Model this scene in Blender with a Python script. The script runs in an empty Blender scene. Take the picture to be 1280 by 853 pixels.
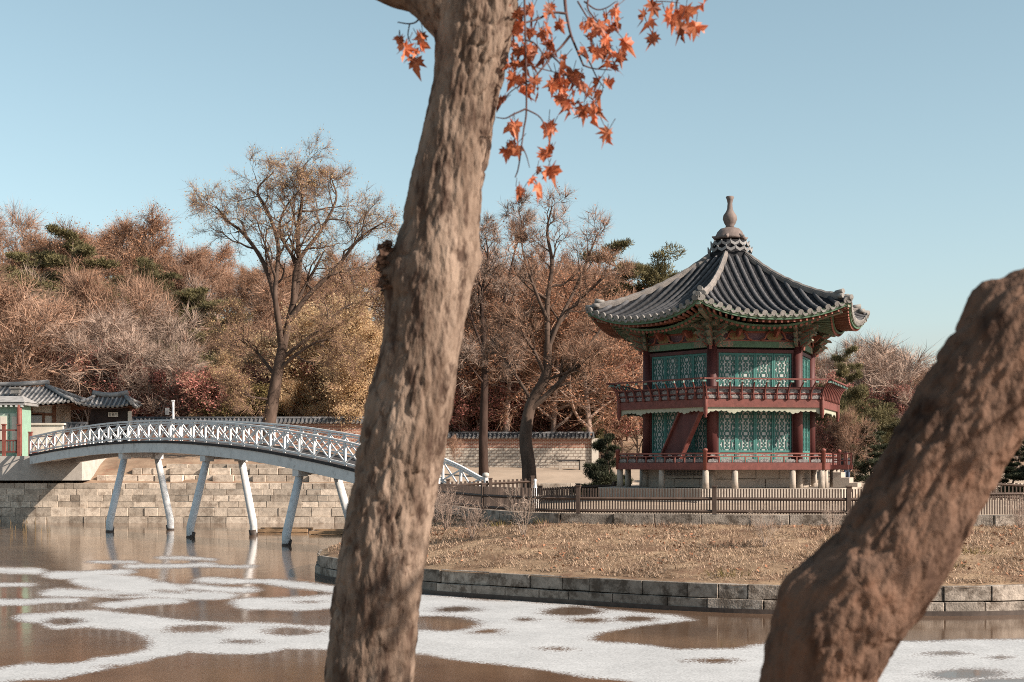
import bpy, math, random
import numpy as np
from mathutils import Vector, Matrix, noise as mnoise

# ------------------------------------------------------------------ camera, sky, sun, exposure
scene = bpy.context.scene
COL = scene.collection
F, HZ, CZ = 1777.8, 580.0, 3.6          # focal length in photo pixels, horizon row, eye height above the water
cam_d = bpy.data.cameras.new('camera'); cam = bpy.data.objects.new('camera', cam_d); COL.objects.link(cam)
cam.location = (0, 0, CZ); cam.rotation_euler = (math.radians(90), 0, 0)
cam_d.sensor_width = 36; cam_d.lens = 50; cam_d.shift_y = (HZ - 426.5) / 1280
cam_d.clip_start = .1; cam_d.clip_end = 3000
cam_d.dof.use_dof = True; cam_d.dof.focus_distance = 62; cam_d.dof.aperture_fstop = 6.0
scene.camera = cam
scene.cycles.use_denoising = False; scene.cycles.filter_width = 1.0
SUN_AZ, SUN_EL = math.radians(66), math.radians(31)   # azimuth measured from 'behind the camera' towards the right
sun_dir = Vector((math.cos(SUN_EL) * math.sin(SUN_AZ), -math.cos(SUN_EL) * math.cos(SUN_AZ), math.sin(SUN_EL)))
world = bpy.data.worlds.new('World'); scene.world = world; world.use_nodes = True
wn, wl = world.node_tree.nodes, world.node_tree.links
bg = wn['Background']; sky = wn.new('ShaderNodeTexSky'); sky.sky_type = 'NISHITA'; sky.sun_disc = False
sky.sun_elevation = SUN_EL; sky.sun_rotation = math.atan2(sun_dir.x, sun_dir.y)
sky.air_density = 1.0; sky.dust_density = 1.1; sky.ozone_density = 1.0; sky.altitude = 50
hs = wn.new('ShaderNodeHueSaturation'); hs.inputs['Saturation'].default_value = .78; hs.inputs['Hue'].default_value = .468
wl.new(sky.outputs[0], hs.inputs['Color']); wl.new(hs.outputs[0], bg.inputs['Color'])
bg.inputs['Strength'].default_value = .0845
sun_d = bpy.data.lights.new('sun', 'SUN'); sun = bpy.data.objects.new('sun', sun_d); COL.objects.link(sun)
sun_d.energy = 5.0; sun_d.angle = math.radians(.53); sun_d.color = (1, .885, .76)
sun.rotation_euler = sun_dir.to_track_quat('Z', 'Y').to_euler(); sun.location = (20, -20, 40)
scene.view_settings.view_transform = 'Standard'; scene.view_settings.look = 'None'
scene.view_settings.exposure = 0.95; scene.view_settings.gamma = 1; scene.view_settings.use_curve_mapping = False

# ------------------------------------------------------------------ helpers
def W(px, py, d):
    return np.array(((px - 640) / F * d, d, CZ - (py - HZ) / F * d))
def sstep(a, b, x):
    t = np.clip((np.asarray(x, float) - a) / (b - a), 0, 1); return t * t * (3 - 2 * t)
def unit(v):
    v = np.asarray(v, float); return v / (np.linalg.norm(v) + 1e-12)
ORIG = {}
def tag(o, label=None, cat=None, group=None, kind=None):
    if label: o['label'] = label
    if cat: o['category'] = cat
    if group: o['group'] = group
    if kind: o['kind'] = kind
    return o
def thing(name, loc, label, cat, group=None):
    o = bpy.data.objects.new(name, None); COL.objects.link(o); o.location = [float(c) for c in loc]
    o.empty_display_size = .3
    ORIG[o] = np.array(loc, float); return tag(o, label, cat, group)

class MB:
    def __init__(s): s.v = []; s.n = 0; s.f = []
    def add(s, v, f, m=0, sm=False):
        v = np.asarray(v, float).reshape(-1, 3); f = np.asarray(f, int)
        s.v.append(v); s.f.append((f + s.n, m, sm)); s.n += len(v); return s
    def box(s, c, size, ax=None, m=0):
        h = np.asarray(size, float) / 2; c = np.asarray(c, float)
        A = np.eye(3) if ax is None else np.asarray(ax, float)
        sg = np.array([(-1,-1,-1),(1,-1,-1),(1,1,-1),(-1,1,-1),(-1,-1,1),(1,-1,1),(1,1,1),(-1,1,1)])
        return s.add(c + (sg * h) @ A, [(0,3,2,1),(4,5,6,7),(0,1,5,4),(1,2,6,5),(2,3,7,6),(3,0,4,7)], m)
    def hexa(s, v8, m=0):
        return s.add(v8, [(0,3,2,1),(4,5,6,7),(0,1,5,4),(1,2,6,5),(2,3,7,6),(3,0,4,7)], m)
    def bar(s, a, b, w, h, up=(0,0,1), m=0):
        a = np.asarray(a, float); b = np.asarray(b, float); d = b - a; L = np.linalg.norm(d); d = d / (L + 1e-9)
        x = np.cross(up, d)
        if np.linalg.norm(x) < 1e-4: x = np.cross((1, 0, .01), d)
        x = unit(x); z = np.cross(d, x)
        return s.box((a + b) / 2, (w, L, h), (x, d, z), m)
    def tube(s, P, R, n=6, m=0, cap=True, frame=None):
        P = np.asarray(P, float); k = len(P); R = np.broadcast_to(np.asarray(R, float), (k,))
        T = np.gradient(P, axis=0); T /= np.linalg.norm(T, axis=1)[:, None] + 1e-9
        ref = np.array((0, 0, 1.)) if abs(T[0][2]) < .8 else np.array((1., 0, 0))
        X = np.zeros_like(P); x = unit(np.cross(T[0], ref))
        for i in range(k):
            x = unit(x - T[i] * x.dot(T[i])); X[i] = x
        Y = np.cross(T, X); a = np.arange(n) * 2 * math.pi / n
        V = P[:, None] + R[:, None, None] * (np.cos(a)[None, :, None] * X[:, None] + np.sin(a)[None, :, None] * Y[:, None])
        i = np.arange(k - 1)[:, None] * n; j = np.arange(n)[None]; j2 = (j + 1) % n
        Fq = np.stack([i + j, i + j2, i + n + j2, i + n + j], -1).reshape(-1, 4)
        s.add(V.reshape(-1, 3), Fq, m, n > 4)
        if cap:
            s.f.append((np.array([[s.n - n + q for q in range(n)]]), m)); s.f.append((np.array([[s.n - k * n + n - 1 - q for q in range(n)]]), m))
        return s
    def prism(s, poly, o, ux, uy, th, m=0):       # polygon in (ux, uy), extruded +-th/2 along the normal
        o = np.asarray(o, float); ux = np.asarray(ux, float); uy = np.asarray(uy, float); nz = np.cross(ux, uy) * th / 2
        p = np.asarray(poly, float); b = o + p[:, :1] * ux + p[:, 1:2] * uy; k = len(p)
        v = np.vstack([b - nz, b + nz]); s.add(v, [(i, (i + 1) % k, k + (i + 1) % k, k + i) for i in range(k)], m)
        base = s.n - 2 * k
        s.f.append((np.array([[base + k - 1 - i for i in range(k)]]), m)); s.f.append((np.array([[base + k + i for i in range(k)]]), m))
        return s
    def lathe(s, prof, c, n=16, m=0, ph=0.0):
        c = np.asarray(c, float); a = np.arange(n) * 2 * math.pi / n + ph; k = len(prof)
        V = np.array([[(c[0] + r * math.cos(t), c[1] + r * math.sin(t), c[2] + z) for t in a] for r, z in prof]).reshape(-1, 3)
        Fq = [(i*n+j, i*n+(j+1) % n, (i+1)*n+(j+1) % n, (i+1)*n+j) for i in range(k-1) for j in range(n)]
        s.add(V, Fq, m, n > 6); b = s.n - k * n
        s.f.append((np.array([[b + n - 1 - j for j in range(n)]]), m)); s.f.append((np.array([[b + (k-1)*n + j for j in range(n)]]), m))
        return s
    def mesh(s, name, mats, off=None, smooth=False):
        me = bpy.data.meshes.new(name); V = np.vstack(s.v)
        if off is not None: V = V - off
        lo, st, mi, sf, cur = [], [], [], [], 0
        for e in s.f:
            f, m = e[0], e[1]; sf.append(np.full(len(f), smooth or (len(e) > 2 and e[2])))
            k = f.shape[1]; lo.append(f.reshape(-1)); st.append(cur + np.arange(len(f)) * k); mi.append(np.full(len(f), m)); cur += f.size
        lo = np.concatenate(lo).astype(np.int32); st = np.concatenate(st).astype(np.int32); mi = np.concatenate(mi).astype(np.int32)
        me.vertices.add(len(V)); me.vertices.foreach_set('co', V.astype(np.float32).ravel())
        me.loops.add(len(lo)); me.loops.foreach_set('vertex_index', lo)
        me.polygons.add(len(st)); me.polygons.foreach_set('loop_start', st)
        me.polygons.foreach_set('material_index', mi)
        me.polygons.foreach_set('use_smooth', np.concatenate(sf))
        me.update(calc_edges=True); me.validate()
        for q in (mats if isinstance(mats, (list, tuple)) else [mats]): me.materials.append(q)
        return me
    def build(s, name, mats, parent=None, smooth=False):
        off = ORIG[parent] if parent is not None else None
        me = s.mesh(name, mats, off, smooth)
        o = bpy.data.objects.new(name, me); COL.objects.link(o)
        if parent is not None: o.parent = parent; ORIG[o] = off
        else: ORIG[o] = np.zeros(3)
        return o

def catmull(P, n):
    P = np.asarray(P, float); k = len(P); Q = np.vstack([2 * P[0] - P[1], P, 2 * P[-1] - P[-2]])
    t = np.linspace(0, k - 1, n); i = np.minimum(t.astype(int), k - 2); u = (t - i)[:, None]
    a, b, c, d = Q[i], Q[i+1], Q[i+2], Q[i+3]
    return .5 * (2*b + (c-a)*u + (2*a-5*b+4*c-d)*u**2 + (3*b-a-3*c+d)*u**3)
def resample(P, step):
    P = np.asarray(P, float); L = np.r_[0, np.cumsum(np.linalg.norm(np.diff(P, axis=0), axis=1))]
    n = max(2, int(round(L[-1] / step)) + 1); s = np.linspace(0, L[-1], n)
    return np.stack([np.interp(s, L, P[:, c]) for c in range(P.shape[1])], 1)
def inside(poly, X, Y):
    r = np.zeros(X.shape, bool); x0, y0 = poly[-1]
    for x1, y1 in poly:
        c = ((y1 > Y) != (y0 > Y)) & (X < (x0 - x1) * (Y - y1) / (y0 - y1 + 1e-12) + x1); r ^= c; x0, y0 = x1, y1
    return r
def segdist(poly, X, Y, closed=True):
    best = np.full(X.shape, 1e9); bx = X.copy(); by = Y.copy()
    n = len(poly)
    for i in range(n if closed else n - 1):
        a = poly[i]; b = poly[(i + 1) % n]; d = b - a; t = np.clip(((X - a[0]) * d[0] + (Y - a[1]) * d[1]) / (d @ d + 1e-12), 0, 1)
        qx = a[0] + t * d[0]; qy = a[1] + t * d[1]; e = np.hypot(X - qx, Y - qy); k = e < best
        best[k] = e[k]; bx[k] = qx[k]; by[k] = qy[k]
    return best, bx, by
def snoise(X, Y, sc, seed=0):
    return np.array([mnoise.noise((x * sc + seed * 7.3, y * sc - seed * 3.1, seed * 1.7)) for x, y in zip(np.ravel(X), np.ravel(Y))]).reshape(np.shape(X))

# ------------------------------------------------------------------ materials
MT = {}
AL = .84        # overall reflectance of the painted and natural surfaces
def mat(name, col, rough=.8, var=.25, scale=3., bump=0., bscale=25., island=0., spec=.3, col2=None, stretch=(1,1,1), objrand=0., metal=0., trans=0., detail=6, patch=None):
    m = bpy.data.materials.new(name); m.use_nodes = True; N, L = m.node_tree.nodes, m.node_tree.links
    b = N['Principled BSDF']; b.inputs['Roughness'].default_value = rough; b.inputs['Specular IOR Level'].default_value = spec; b.inputs['Metallic'].default_value = metal
    tc = N.new('ShaderNodeTexCoord'); mp = N.new('ShaderNodeMapping'); mp.inputs['Scale'].default_value = stretch; L.new(tc.outputs['Object'], mp.inputs[0])
    nz = N.new('ShaderNodeTexNoise'); nz.inputs['Scale'].default_value = scale; nz.inputs['Detail'].default_value = detail; nz.inputs['Roughness'].default_value = .65; L.new(mp.outputs[0], nz.inputs['Vector'])
    rp = N.new('ShaderNodeValToRGB'); c = np.array(col) * AL
    lo = c * (1 - var); hi = np.array(col2) * AL if col2 is not None else np.minimum(c * (1 + var), 1)
    rp.color_ramp.elements[0].position = .32; rp.color_ramp.elements[0].color = (*lo, 1)
    rp.color_ramp.elements[1].position = .68; rp.color_ramp.elements[1].color = (*hi, 1)
    L.new(nz.outputs[0], rp.inputs[0]); out = rp.outputs[0]
    def mul(val, amt):
        nonlocal out
        mr = N.new('ShaderNodeMapRange'); mr.inputs['To Min'].default_value = 1 - amt; mr.inputs['To Max'].default_value = 1 + amt; L.new(val, mr.inputs[0])
        vm = N.new('ShaderNodeVectorMath'); vm.operation = 'SCALE'; L.new(out, vm.inputs[0]); L.new(mr.outputs[0], vm.inputs['Scale']); out = vm.outputs[0]
    if patch:                                        # stains: (colour, scale, threshold, amount)
        n2 = N.new('ShaderNodeTexNoise'); n2.inputs['Scale'].default_value = patch[1]; n2.inputs['Detail'].default_value = 8; n2.inputs['Roughness'].default_value = .7; L.new(mp.outputs[0], n2.inputs['Vector'])
        r2 = N.new('ShaderNodeMapRange'); r2.inputs['From Min'].default_value = patch[2] - .06; r2.inputs['From Max'].default_value = patch[2] + .06; r2.inputs['To Max'].default_value = patch[3]; L.new(n2.outputs[0], r2.inputs[0])
        mx = N.new('ShaderNodeMix'); mx.data_type = 'RGBA'; L.new(r2.outputs[0], mx.inputs[0]); L.new(out, mx.inputs[6]); mx.inputs[7].default_value = (*(np.array(patch[0]) * AL), 1); out = mx.outputs[2]
    if island:
        g = N.new('ShaderNodeNewGeometry'); mul(g.outputs['Random Per Island'], island)
    if objrand:
        oi = N.new('ShaderNodeObjectInfo'); mul(oi.outputs['Random'], objrand)
    L.new(out, b.inputs['Base Color'])
    if bump:
        n3 = N.new('ShaderNodeTexNoise'); n3.inputs['Scale'].default_value = bscale; n3.inputs['Detail'].default_value = 8; L.new(mp.outputs[0], n3.inputs['Vector'])
        bp = N.new('ShaderNodeBump'); bp.inputs['Strength'].default_value = min(bump, 1); bp.inputs['Distance'].default_value = .02 * max(1, bump); L.new(n3.outputs[0], bp.inputs['Height']); L.new(bp.outputs[0], b.inputs['Normal'])
    if trans:
        tr = N.new('ShaderNodeBsdfTranslucent'); L.new(out, tr.inputs[0]); ms = N.new('ShaderNodeMixShader'); ms.inputs[0].default_value = trans
        L.new(b.outputs[0], ms.inputs[1]); L.new(tr.outputs[0], ms.inputs[2]); L.new(ms.outputs[0], N['Material Output'].inputs[0])
    MT[name] = m; return m

mat('bark_front', (.16, .098, .068), .95, .55, 5, 1.0, 34, col2=(.36, .27, .21), stretch=(1, 1, .35), spec=.1, patch=((.06, .037, .028), 16, .55, .9), detail=12)
mat('bark_front_red', (.06, .033, .025), .95, .5, 7, 1.0, 34, detail=12, col2=(.25, .155, .11), stretch=(1, 1, .6), spec=.1, patch=((.11, .055, .035), 7, .57, .7))
mat('twig_front', (.09, .045, .04), .8, .3, 20)
mat('leaf_fallen', (.32, .15, .085), .8, .3, 3, island=.4, spec=.2)
mat('leaf_red', (.62, .12, .035), .5, .5, 14, col2=(.82, .30, .15), island=.45, trans=.45, spec=.4)
mat('bark_tree', (.28, .20, .16), .95, .4, 3, .6, 10, stretch=(1, 1, .3), objrand=.3, spec=.1)
mat('bark_pale', (.44, .34, .275), .95, .35, 3, .5, 10, stretch=(1, 1, .3), objrand=.25, spec=.1)
mat('bark_mid', (.105, .072, .056), .95, .4, 3, .6, 10, stretch=(1, 1, .3), spec=.1)
mat('bark_dark', (.055, .035, .028), .95, .4, 3, .6, 10, stretch=(1, 1, .3), spec=.1)
mat('twig_brown', (.32, .20, .14), .9, .3, .8, island=.45, objrand=.25, spec=.1)
mat('twig_grey', (.38, .28, .225), .9, .3, .8, island=.4, objrand=.25, spec=.1)
mat('leaf_rust', (.50, .25, .15), .8, .35, .6, island=.22, objrand=.2, trans=.45, spec=.15)
mat('leaf_orange', (.56, .31, .185), .8, .3, .6, island=.22, objrand=.15, trans=.45, spec=.15)
mat('leaf_tan', (.60, .42, .22), .8, .3, .6, island=.22, objrand=.15, trans=.45, spec=.15)
mat('leaf_wine', (.36, .15, .125), .8, .35, .6, island=.45, objrand=.25, trans=.3, spec=.15)
mat('leaf_straw', (.82, .61, .37), .8, .2, .6, island=.2, objrand=.1, trans=.62, spec=.15)
mat('leaf_dry', (.24, .07, .035), .6, .5, 14, col2=(.45, .15, .07), island=.4, trans=.3, spec=.3)
mat('leaf_olive', (.24, .185, .075), .8, .35, .6, island=.22, objrand=.2, trans=.25, spec=.15)
mat('needle', (.13, .11, .05), .7, .35, 1.2, island=.45, objrand=.2, trans=.15, spec=.25)
mat('needle_dark', (.045, .05, .026), .7, .35, 1.2, island=.45, objrand=.2, trans=.1, spec=.25)
mat('litter', (.29, .19, .13), .95, .35, .6, 1.0, 4, col2=(.40, .285, .20), spec=.1, patch=((.26, .12, .08), 1.3, .6, .6))
mat('sand', (.38, .295, .225), .95, .15, .5, .4, 6, spec=.1)
mat('dry_turf', (.25, .155, .098), .95, .4, .7, 1.0, 14, col2=(.42, .295, .19), spec=.1, patch=((.17, .095, .062), .9, .55, .75))
mat('dry_grass', (.43, .305, .215), .85, .3, .5, island=.55, spec=.15, trans=.2)
mat('stone', (.36, .315, .26), .9, .25, 4, .7, 18, island=.3, spec=.2, patch=((.14, .11, .09), 2.6, .56, .75))
mat('stone_island', (.30, .255, .215), .9, .3, 5, .9, 22, island=.45, spec=.15, patch=((.085, .065, .05), 2.2, .53, .85))
mat('stone_pale', (.52, .435, .355), .9, .25, 4, .6, 22, island=.38, spec=.15, patch=((.22, .165, .125), 1.6, .57, .65))
mat('granite', (.40, .34, .285), .85, .15, 30, .3, 40, spec=.25, patch=((.2, .16, .13), 3, .6, .5))
mat('concrete', (.46, .42, .38), .9, .15, 2, .3, 20, spec=.2, patch=((.28, .24, .21), 1.4, .6, .5))
mat('white_paint', (.74, .74, .74), .5, .07, 3, .1, 20, patch=((.42, .37, .32), 5, .6, .6))
mat('white_fascia', (.74, .735, .72), .55, .1, 2.5, .15, 20, patch=((.36, .34, .33), 2.2, .6, .6))
mat('deck_dark', (.05, .045, .045), .9, .3, 4)
mat('wet_dark', (.075, .055, .045), .6, .3, 5)
mat('fence_brown', (.092, .062, .048), .75, .3, 6, .3, 20, stretch=(1, 1, .3), island=.2)
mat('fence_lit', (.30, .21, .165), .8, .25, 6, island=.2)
mat('red_wood', (.145, .045, .036), .65, .25, 5, .2, 20, island=.12, patch=((.12, .03, .025), 3, .62, .5))
mat('red_bright', (.205, .065, .049), .6, .2, 5, island=.1)
mat('maroon', (.075, .020, .018), .6, .3, 3, .2, 15, stretch=(1, 1, .2))
mat('teal', (.05, .17, .15), .6, .18, 4, .1, 15, island=.12, patch=((.07, .28, .24), 3, .6, .5))
mat('teal_dark', (.034, .115, .10), .6, .2, 6)
mat('paper', (.45, .46, .44), .9, .05, 3)
mat('carve_white', (.27, .25, .24), .85, .4, 22, .3, 40, patch=((.09, .08, .085), 14, .49, .85))
mat('carve_teal', (.10, .27, .235), .7, .3, 20, patch=((.42, .22, .2), 15, .54, .8))
mat('fringe', (.34, .34, .265), .8, .12, 6)
mat('dc_green', (.085, .155, .095), .7, .25, 7, .2, 20, island=.2)
mat('dc_paint', (.10, .17, .12), .7, .3, 24, patch=((.42, .20, .15), 17, .53, .85))
mat('dc_gold', (.20, .16, .07), .7, .4, 18, patch=((.25, .05, .03), 14, .55, .8))
mat('dc_red', (.25, .085, .06), .65, .25, 9, island=.15)
mat('dc_purple', (.17, .10, .125), .8, .35, 30, patch=((.33, .26, .28), 22, .55, .6))
mat('soffit', (.12, .135, .085), .85, .25, 5, patch=((.10, .17, .12), 4, .5, .6))
mat('rafter', (.20, .085, .055), .7, .25, 6, island=.2)
mat('tile_bed', (.026, .026, .029), .9, .35, 6, .8, 18, spec=.08, patch=((.07, .066, .064), 5, .6, .6))
mat('tile_roll', (.088, .086, .09), .8, .35, 5, .4, 22, island=.3, spec=.15, patch=((.075, .075, .08), 4, .52, .8))
mat('tile_end', (.22, .205, .19), .8, .25, 12, .4, 30, island=.2)
mat('lime', (.25, .22, .20), .9, .3, 6, .7, 18, patch=((.13, .12, .115), 3, .52, .8))
mat('finial', (.18, .14, .125), .75, .25, 4, .3, 15, stretch=(1, 1, .3), patch=((.12, .09, .08), 3, .57, .6))
mat('far_tile', (.105, .105, .11), .85, .3, 3, .3, 10, island=.2)
mat('far_roll', (.25, .24, .235), .85, .25, 3, island=.2)
mat('plaster', (.62, .56, .48), .9, .1, 2)
mat('timber', (.19, .085, .05), .8, .3, 4)
mat('black_wood', (.028, .018, .016), .8, .3, 4)
mat('jade', (.24, .37, .285), .7, .12, 3)
mat('jade_pale', (.40, .50, .41), .7, .1, 3)
mat('plank', (.33, .21, .12), .8, .3, 5, stretch=(.3, 1, 1))
mat('plank_dark', (.10, .065, .045), .8, .3, 5)
mat('lamp_glass', (.7, .7, .68), .3, .05, 2)
mat('steel', (.35, .34, .33), .5, .1, 5)
mat('skin', (.5, .3, .22), .6, .1, 5)
mat('jacket', (.03, .03, .035), .8, .2, 5)
mat('jeans', (.06, .09, .15), .8, .25, 8)
mat('hair', (.02, .015, .012), .6, .2, 20)

def brick_mat(name, c1, c2, mortar, bw, bh, ms):
    m = bpy.data.materials.new(name); m.use_nodes = True; N, L = m.node_tree.nodes, m.node_tree.links; b = N['Principled BSDF']
    b.inputs['Roughness'].default_value = .9; b.inputs['Specular IOR Level'].default_value = .15
    tc = N.new('ShaderNodeTexCoord'); sp = N.new('ShaderNodeSeparateXYZ'); L.new(tc.outputs['Object'], sp.inputs[0])
    cb = N.new('ShaderNodeCombineXYZ'); L.new(sp.outputs[0], cb.inputs[0]); L.new(sp.outputs[2], cb.inputs[1])
    br = N.new('ShaderNodeTexBrick'); L.new(cb.outputs[0], br.inputs['Vector'])
    br.inputs['Color1'].default_value = (*c1, 1); br.inputs['Color2'].default_value = (*c2, 1); br.inputs['Mortar'].default_value = (*mortar, 1)
    br.inputs['Scale'].default_value = 1; br.inputs['Brick Width'].default_value = bw; br.inputs['Row Height'].default_value = bh; br.inputs['Mortar Size'].default_value = ms
    nz = N.new('ShaderNodeTexNoise'); nz.inputs['Scale'].default_value = 1.5; nz.inputs['Detail'].default_value = 8; L.new(tc.outputs['Object'], nz.inputs['Vector'])
    mr = N.new('ShaderNodeMapRange'); mr.inputs['To Min'].default_value = .65; mr.inputs['To Max'].default_value = 1.35; L.new(nz.outputs[0], mr.inputs[0])
    vm = N.new('ShaderNodeVectorMath'); vm.operation = 'SCALE'; L.new(br.outputs[0], vm.inputs[0]); L.new(mr.outputs[0], vm.inputs['Scale']); L.new(vm.outputs[0], b.inputs['Base Color'])
    MT[name] = m; return m
brick_mat('brick_red', (.30, .13, .085), (.24, .10, .07), (.42, .35, .29), .3, .1, .015)
brick_mat('brick_grey', (.40, .36, .31), (.46, .41, .35), (.25, .205, .17), .34, .22, .03)

def water_mat():
    m = bpy.data.materials.new('pond_ice'); m.use_nodes = True; N, L = m.node_tree.nodes, m.node_tree.links; b = N['Principled BSDF']
    tc = N.new('ShaderNodeTexCoord')
    at = N.new('ShaderNodeAttribute'); at.attribute_name = 'frost'
    def nse(sc, det=4, ro=.6):
        n = N.new('ShaderNodeTexNoise'); n.inputs['Scale'].default_value = sc; n.inputs['Detail'].default_value = det; n.inputs['Roughness'].default_value = ro; L.new(tc.outputs['Object'], n.inputs['Vector']); return n.outputs[0]
    def math_(op, a, bb):
        n = N.new('ShaderNodeMath'); n.operation = op
        for i, v in enumerate((a, bb)):
            if isinstance(v, (int, float)): n.inputs[i].default_value = v
            else: L.new(v, n.inputs[i])
        return n.outputs[0]
    wn_ = N.new('ShaderNodeTexWhiteNoise'); vs = N.new('ShaderNodeVectorMath'); vs.operation = 'SCALE'; vs.inputs['Scale'].default_value = 34; L.new(tc.outputs['Object'], vs.inputs[0])
    vf = N.new('ShaderNodeVectorMath'); vf.operation = 'FLOOR'; L.new(vs.outputs[0], vf.inputs[0]); L.new(vf.outputs[0], wn_.inputs['Vector'])
    g = math_('ADD', math_('MULTIPLY', math_('SUBTRACT', nse(2.2, 9, .78), .5), .8), math_('MULTIPLY', math_('SUBTRACT', wn_.outputs[0], .5), .5))
    s = math_('ADD', at.outputs['Fac'], g)
    mr = N.new('ShaderNodeMapRange'); mr.interpolation_type = 'SMOOTHSTEP'; mr.inputs['From Min'].default_value = .35; mr.inputs['From Max'].default_value = .66; L.new(s, mr.inputs[0])
    mw = N.new('ShaderNodeMapRange'); mw.interpolation_type = 'SMOOTHSTEP'; mw.inputs['From Min'].default_value = .02; mw.inputs['From Max'].default_value = .7; mw.inputs['To Max'].default_value = .5; L.new(math_('ADD', at.outputs['Fac'], math_('MULTIPLY', math_('SUBTRACT', nse(4.5, 9, .8), .55), 1.8)), mw.inputs[0])
    mask = math_('MAXIMUM', mr.outputs[0], mw.outputs[0])
    rp = N.new('ShaderNodeValToRGB'); rp.color_ramp.elements[0].position = .35; rp.color_ramp.elements[0].color = (.085, .05, .032, 1); rp.color_ramp.elements[1].position = .7; rp.color_ramp.elements[1].color = (.16, .098, .06, 1); L.new(nse(.25, 8, .65), rp.inputs[0])
    r3 = N.new('ShaderNodeMapRange'); r3.inputs['To Min'].default_value = .33; r3.inputs['To Max'].default_value = .43; r3.inputs['From Min'].default_value = .1; r3.inputs['From Max'].default_value = .75; L.new(wn_.outputs[0], r3.inputs[0])
    r4 = N.new('ShaderNodeMapRange'); r4.inputs['From Min'].default_value = .3; r4.inputs['From Max'].default_value = .7; r4.inputs['To Min'].default_value = .82; r4.inputs['To Max'].default_value = 1.08; L.new(nse(.55, 7, .7), r4.inputs[0])
    cw = N.new('ShaderNodeCombineColor'); gv = math_('MULTIPLY', r3.outputs[0], r4.outputs[0])
    for i in range(3): L.new(gv, cw.inputs[i])
    mx = N.new('ShaderNodeMix'); mx.data_type = 'RGBA'; L.new(mask, mx.inputs[0]); L.new(rp.outputs[0], mx.inputs[6]); L.new(cw.outputs[0], mx.inputs[7]); L.new(mx.outputs[2], b.inputs['Base Color'])
    ro = N.new('ShaderNodeMapRange'); ro.inputs['To Min'].default_value = .10; ro.inputs['To Max'].default_value = .9; L.new(mask, ro.inputs[0]); L.new(ro.outputs[0], b.inputs['Roughness'])
    sp = N.new('ShaderNodeMapRange'); sp.inputs['To Min'].default_value = .36; sp.inputs['To Max'].default_value = .1; L.new(mask, sp.inputs[0]); L.new(sp.outputs[0], b.inputs['Specular IOR Level'])
    mp = N.new('ShaderNodeMapping'); mp.inputs['Scale'].default_value = (.8, .35, 1); L.new(tc.outputs['Object'], mp.inputs[0])
    nb = N.new('ShaderNodeTexNoise'); nb.inputs['Scale'].default_value = 2.2; nb.inputs['Detail'].default_value = 5; L.new(mp.outputs[0], nb.inputs['Vector'])
    bp = N.new('ShaderNodeBump'); bp.inputs['Strength'].default_value = .10; bp.inputs['Distance'].default_value = .03; L.new(nb.outputs[0], bp.inputs['Height']); L.new(bp.outputs[0], b.inputs['Normal'])
    MT['pond_ice'] = m; return m
water_mat()
# ------------------------------------------------------------------ setting: water, island, far shore, near shore
OUT = np.array([(-6.35,46.6),(-6.05,45.0),(-4.4,42.2),(-2.44,39.5),(0,37.7),(2.43,36),(5.03,34.5),(7,34),(9.67,33.75),(12.2,34),(18,36),(25,40),(31,48),(32,58),(28,68),(20,76),(9.5,78.5),(3,76),(-1.5,71),(-4,64),(-5.2,58),(-5.9,52.6),(-6.5,48.6)])
_o = catmull(np.vstack([OUT, OUT[:1]]), 240)[:-1]; OUTS = _o
INN = np.array([(-2.14,52.2),(-1.09,48.4),(0.2,45.6),(1.59,44.3),(6.33,43.3),(10.1,42.7),(14.65,42.7),(20,45),(27,52),(28,58),(25,66),(18,73),(9.5,75.5),(4,73),(0.5,69),(-2,63),(-3.2,57)])
PC = np.array((9.5, 62.0))
def island_z(X, Y):
    X = np.asarray(X, float); Y = np.asarray(Y, float)
    do, _, _ = segdist(OUTS, X, Y); di, _, _ = segdist(INN, X, Y); ins = inside(INN, X, Y)
    t = do / (do + di + 1e-9)
    z1 = .66 + 1.1 * (t ** .85)
    z2 = 1.76 + .3 * sstep(0, 8, di) + .3 * np.exp(-((X-.8)**2 + (Y-69)**2) / 30) + .45 * np.exp(-((X-16.5)**2 + (Y-67)**2) / 24)
    return np.where(ins, z2, z1)
WALL = np.array([(-75, 88.0), (-35.2, 87.6), (-9.1, 86.8), (2.8, 86.4), (36, 86), (90, 88)])
def far_z(X, Y):
    X = np.asarray(X, float); Y = np.asarray(Y, float)
    wy = np.interp(X, WALL[:, 0], WALL[:, 1]); s = Y - wy
    left = 1 - sstep(-12, -3, X)
    z = 2.35 + (.75 + .95 * left) * sstep(.4, 6, s) + (.25 + .5 * left) * sstep(6, 18, s)
    A = 15.5 - 11.5 * sstep(-12, 34, X)
    return z + A * sstep(104, 168, Y)

def grid_mesh(name, xs, ys, zf, m, keep=None, amp=0., nsc=.5):
    X, Y = np.meshgrid(xs, ys); Z = zf(X, Y)
    if amp: Z = Z + amp * snoise(X, Y, nsc)
    V = np.stack([X, Y, Z], -1).reshape(-1, 3); ny, nx = X.shape
    i = np.arange(ny - 1)[:, None] * nx + np.arange(nx - 1)[None]
    Fq = np.stack([i, i + 1, i + nx + 1, i + nx], -1).reshape(-1, 4)
    b = MB(); b.add(V, Fq); o = b.build(name, m, smooth=True); tag(o, kind='structure'); return o

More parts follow.
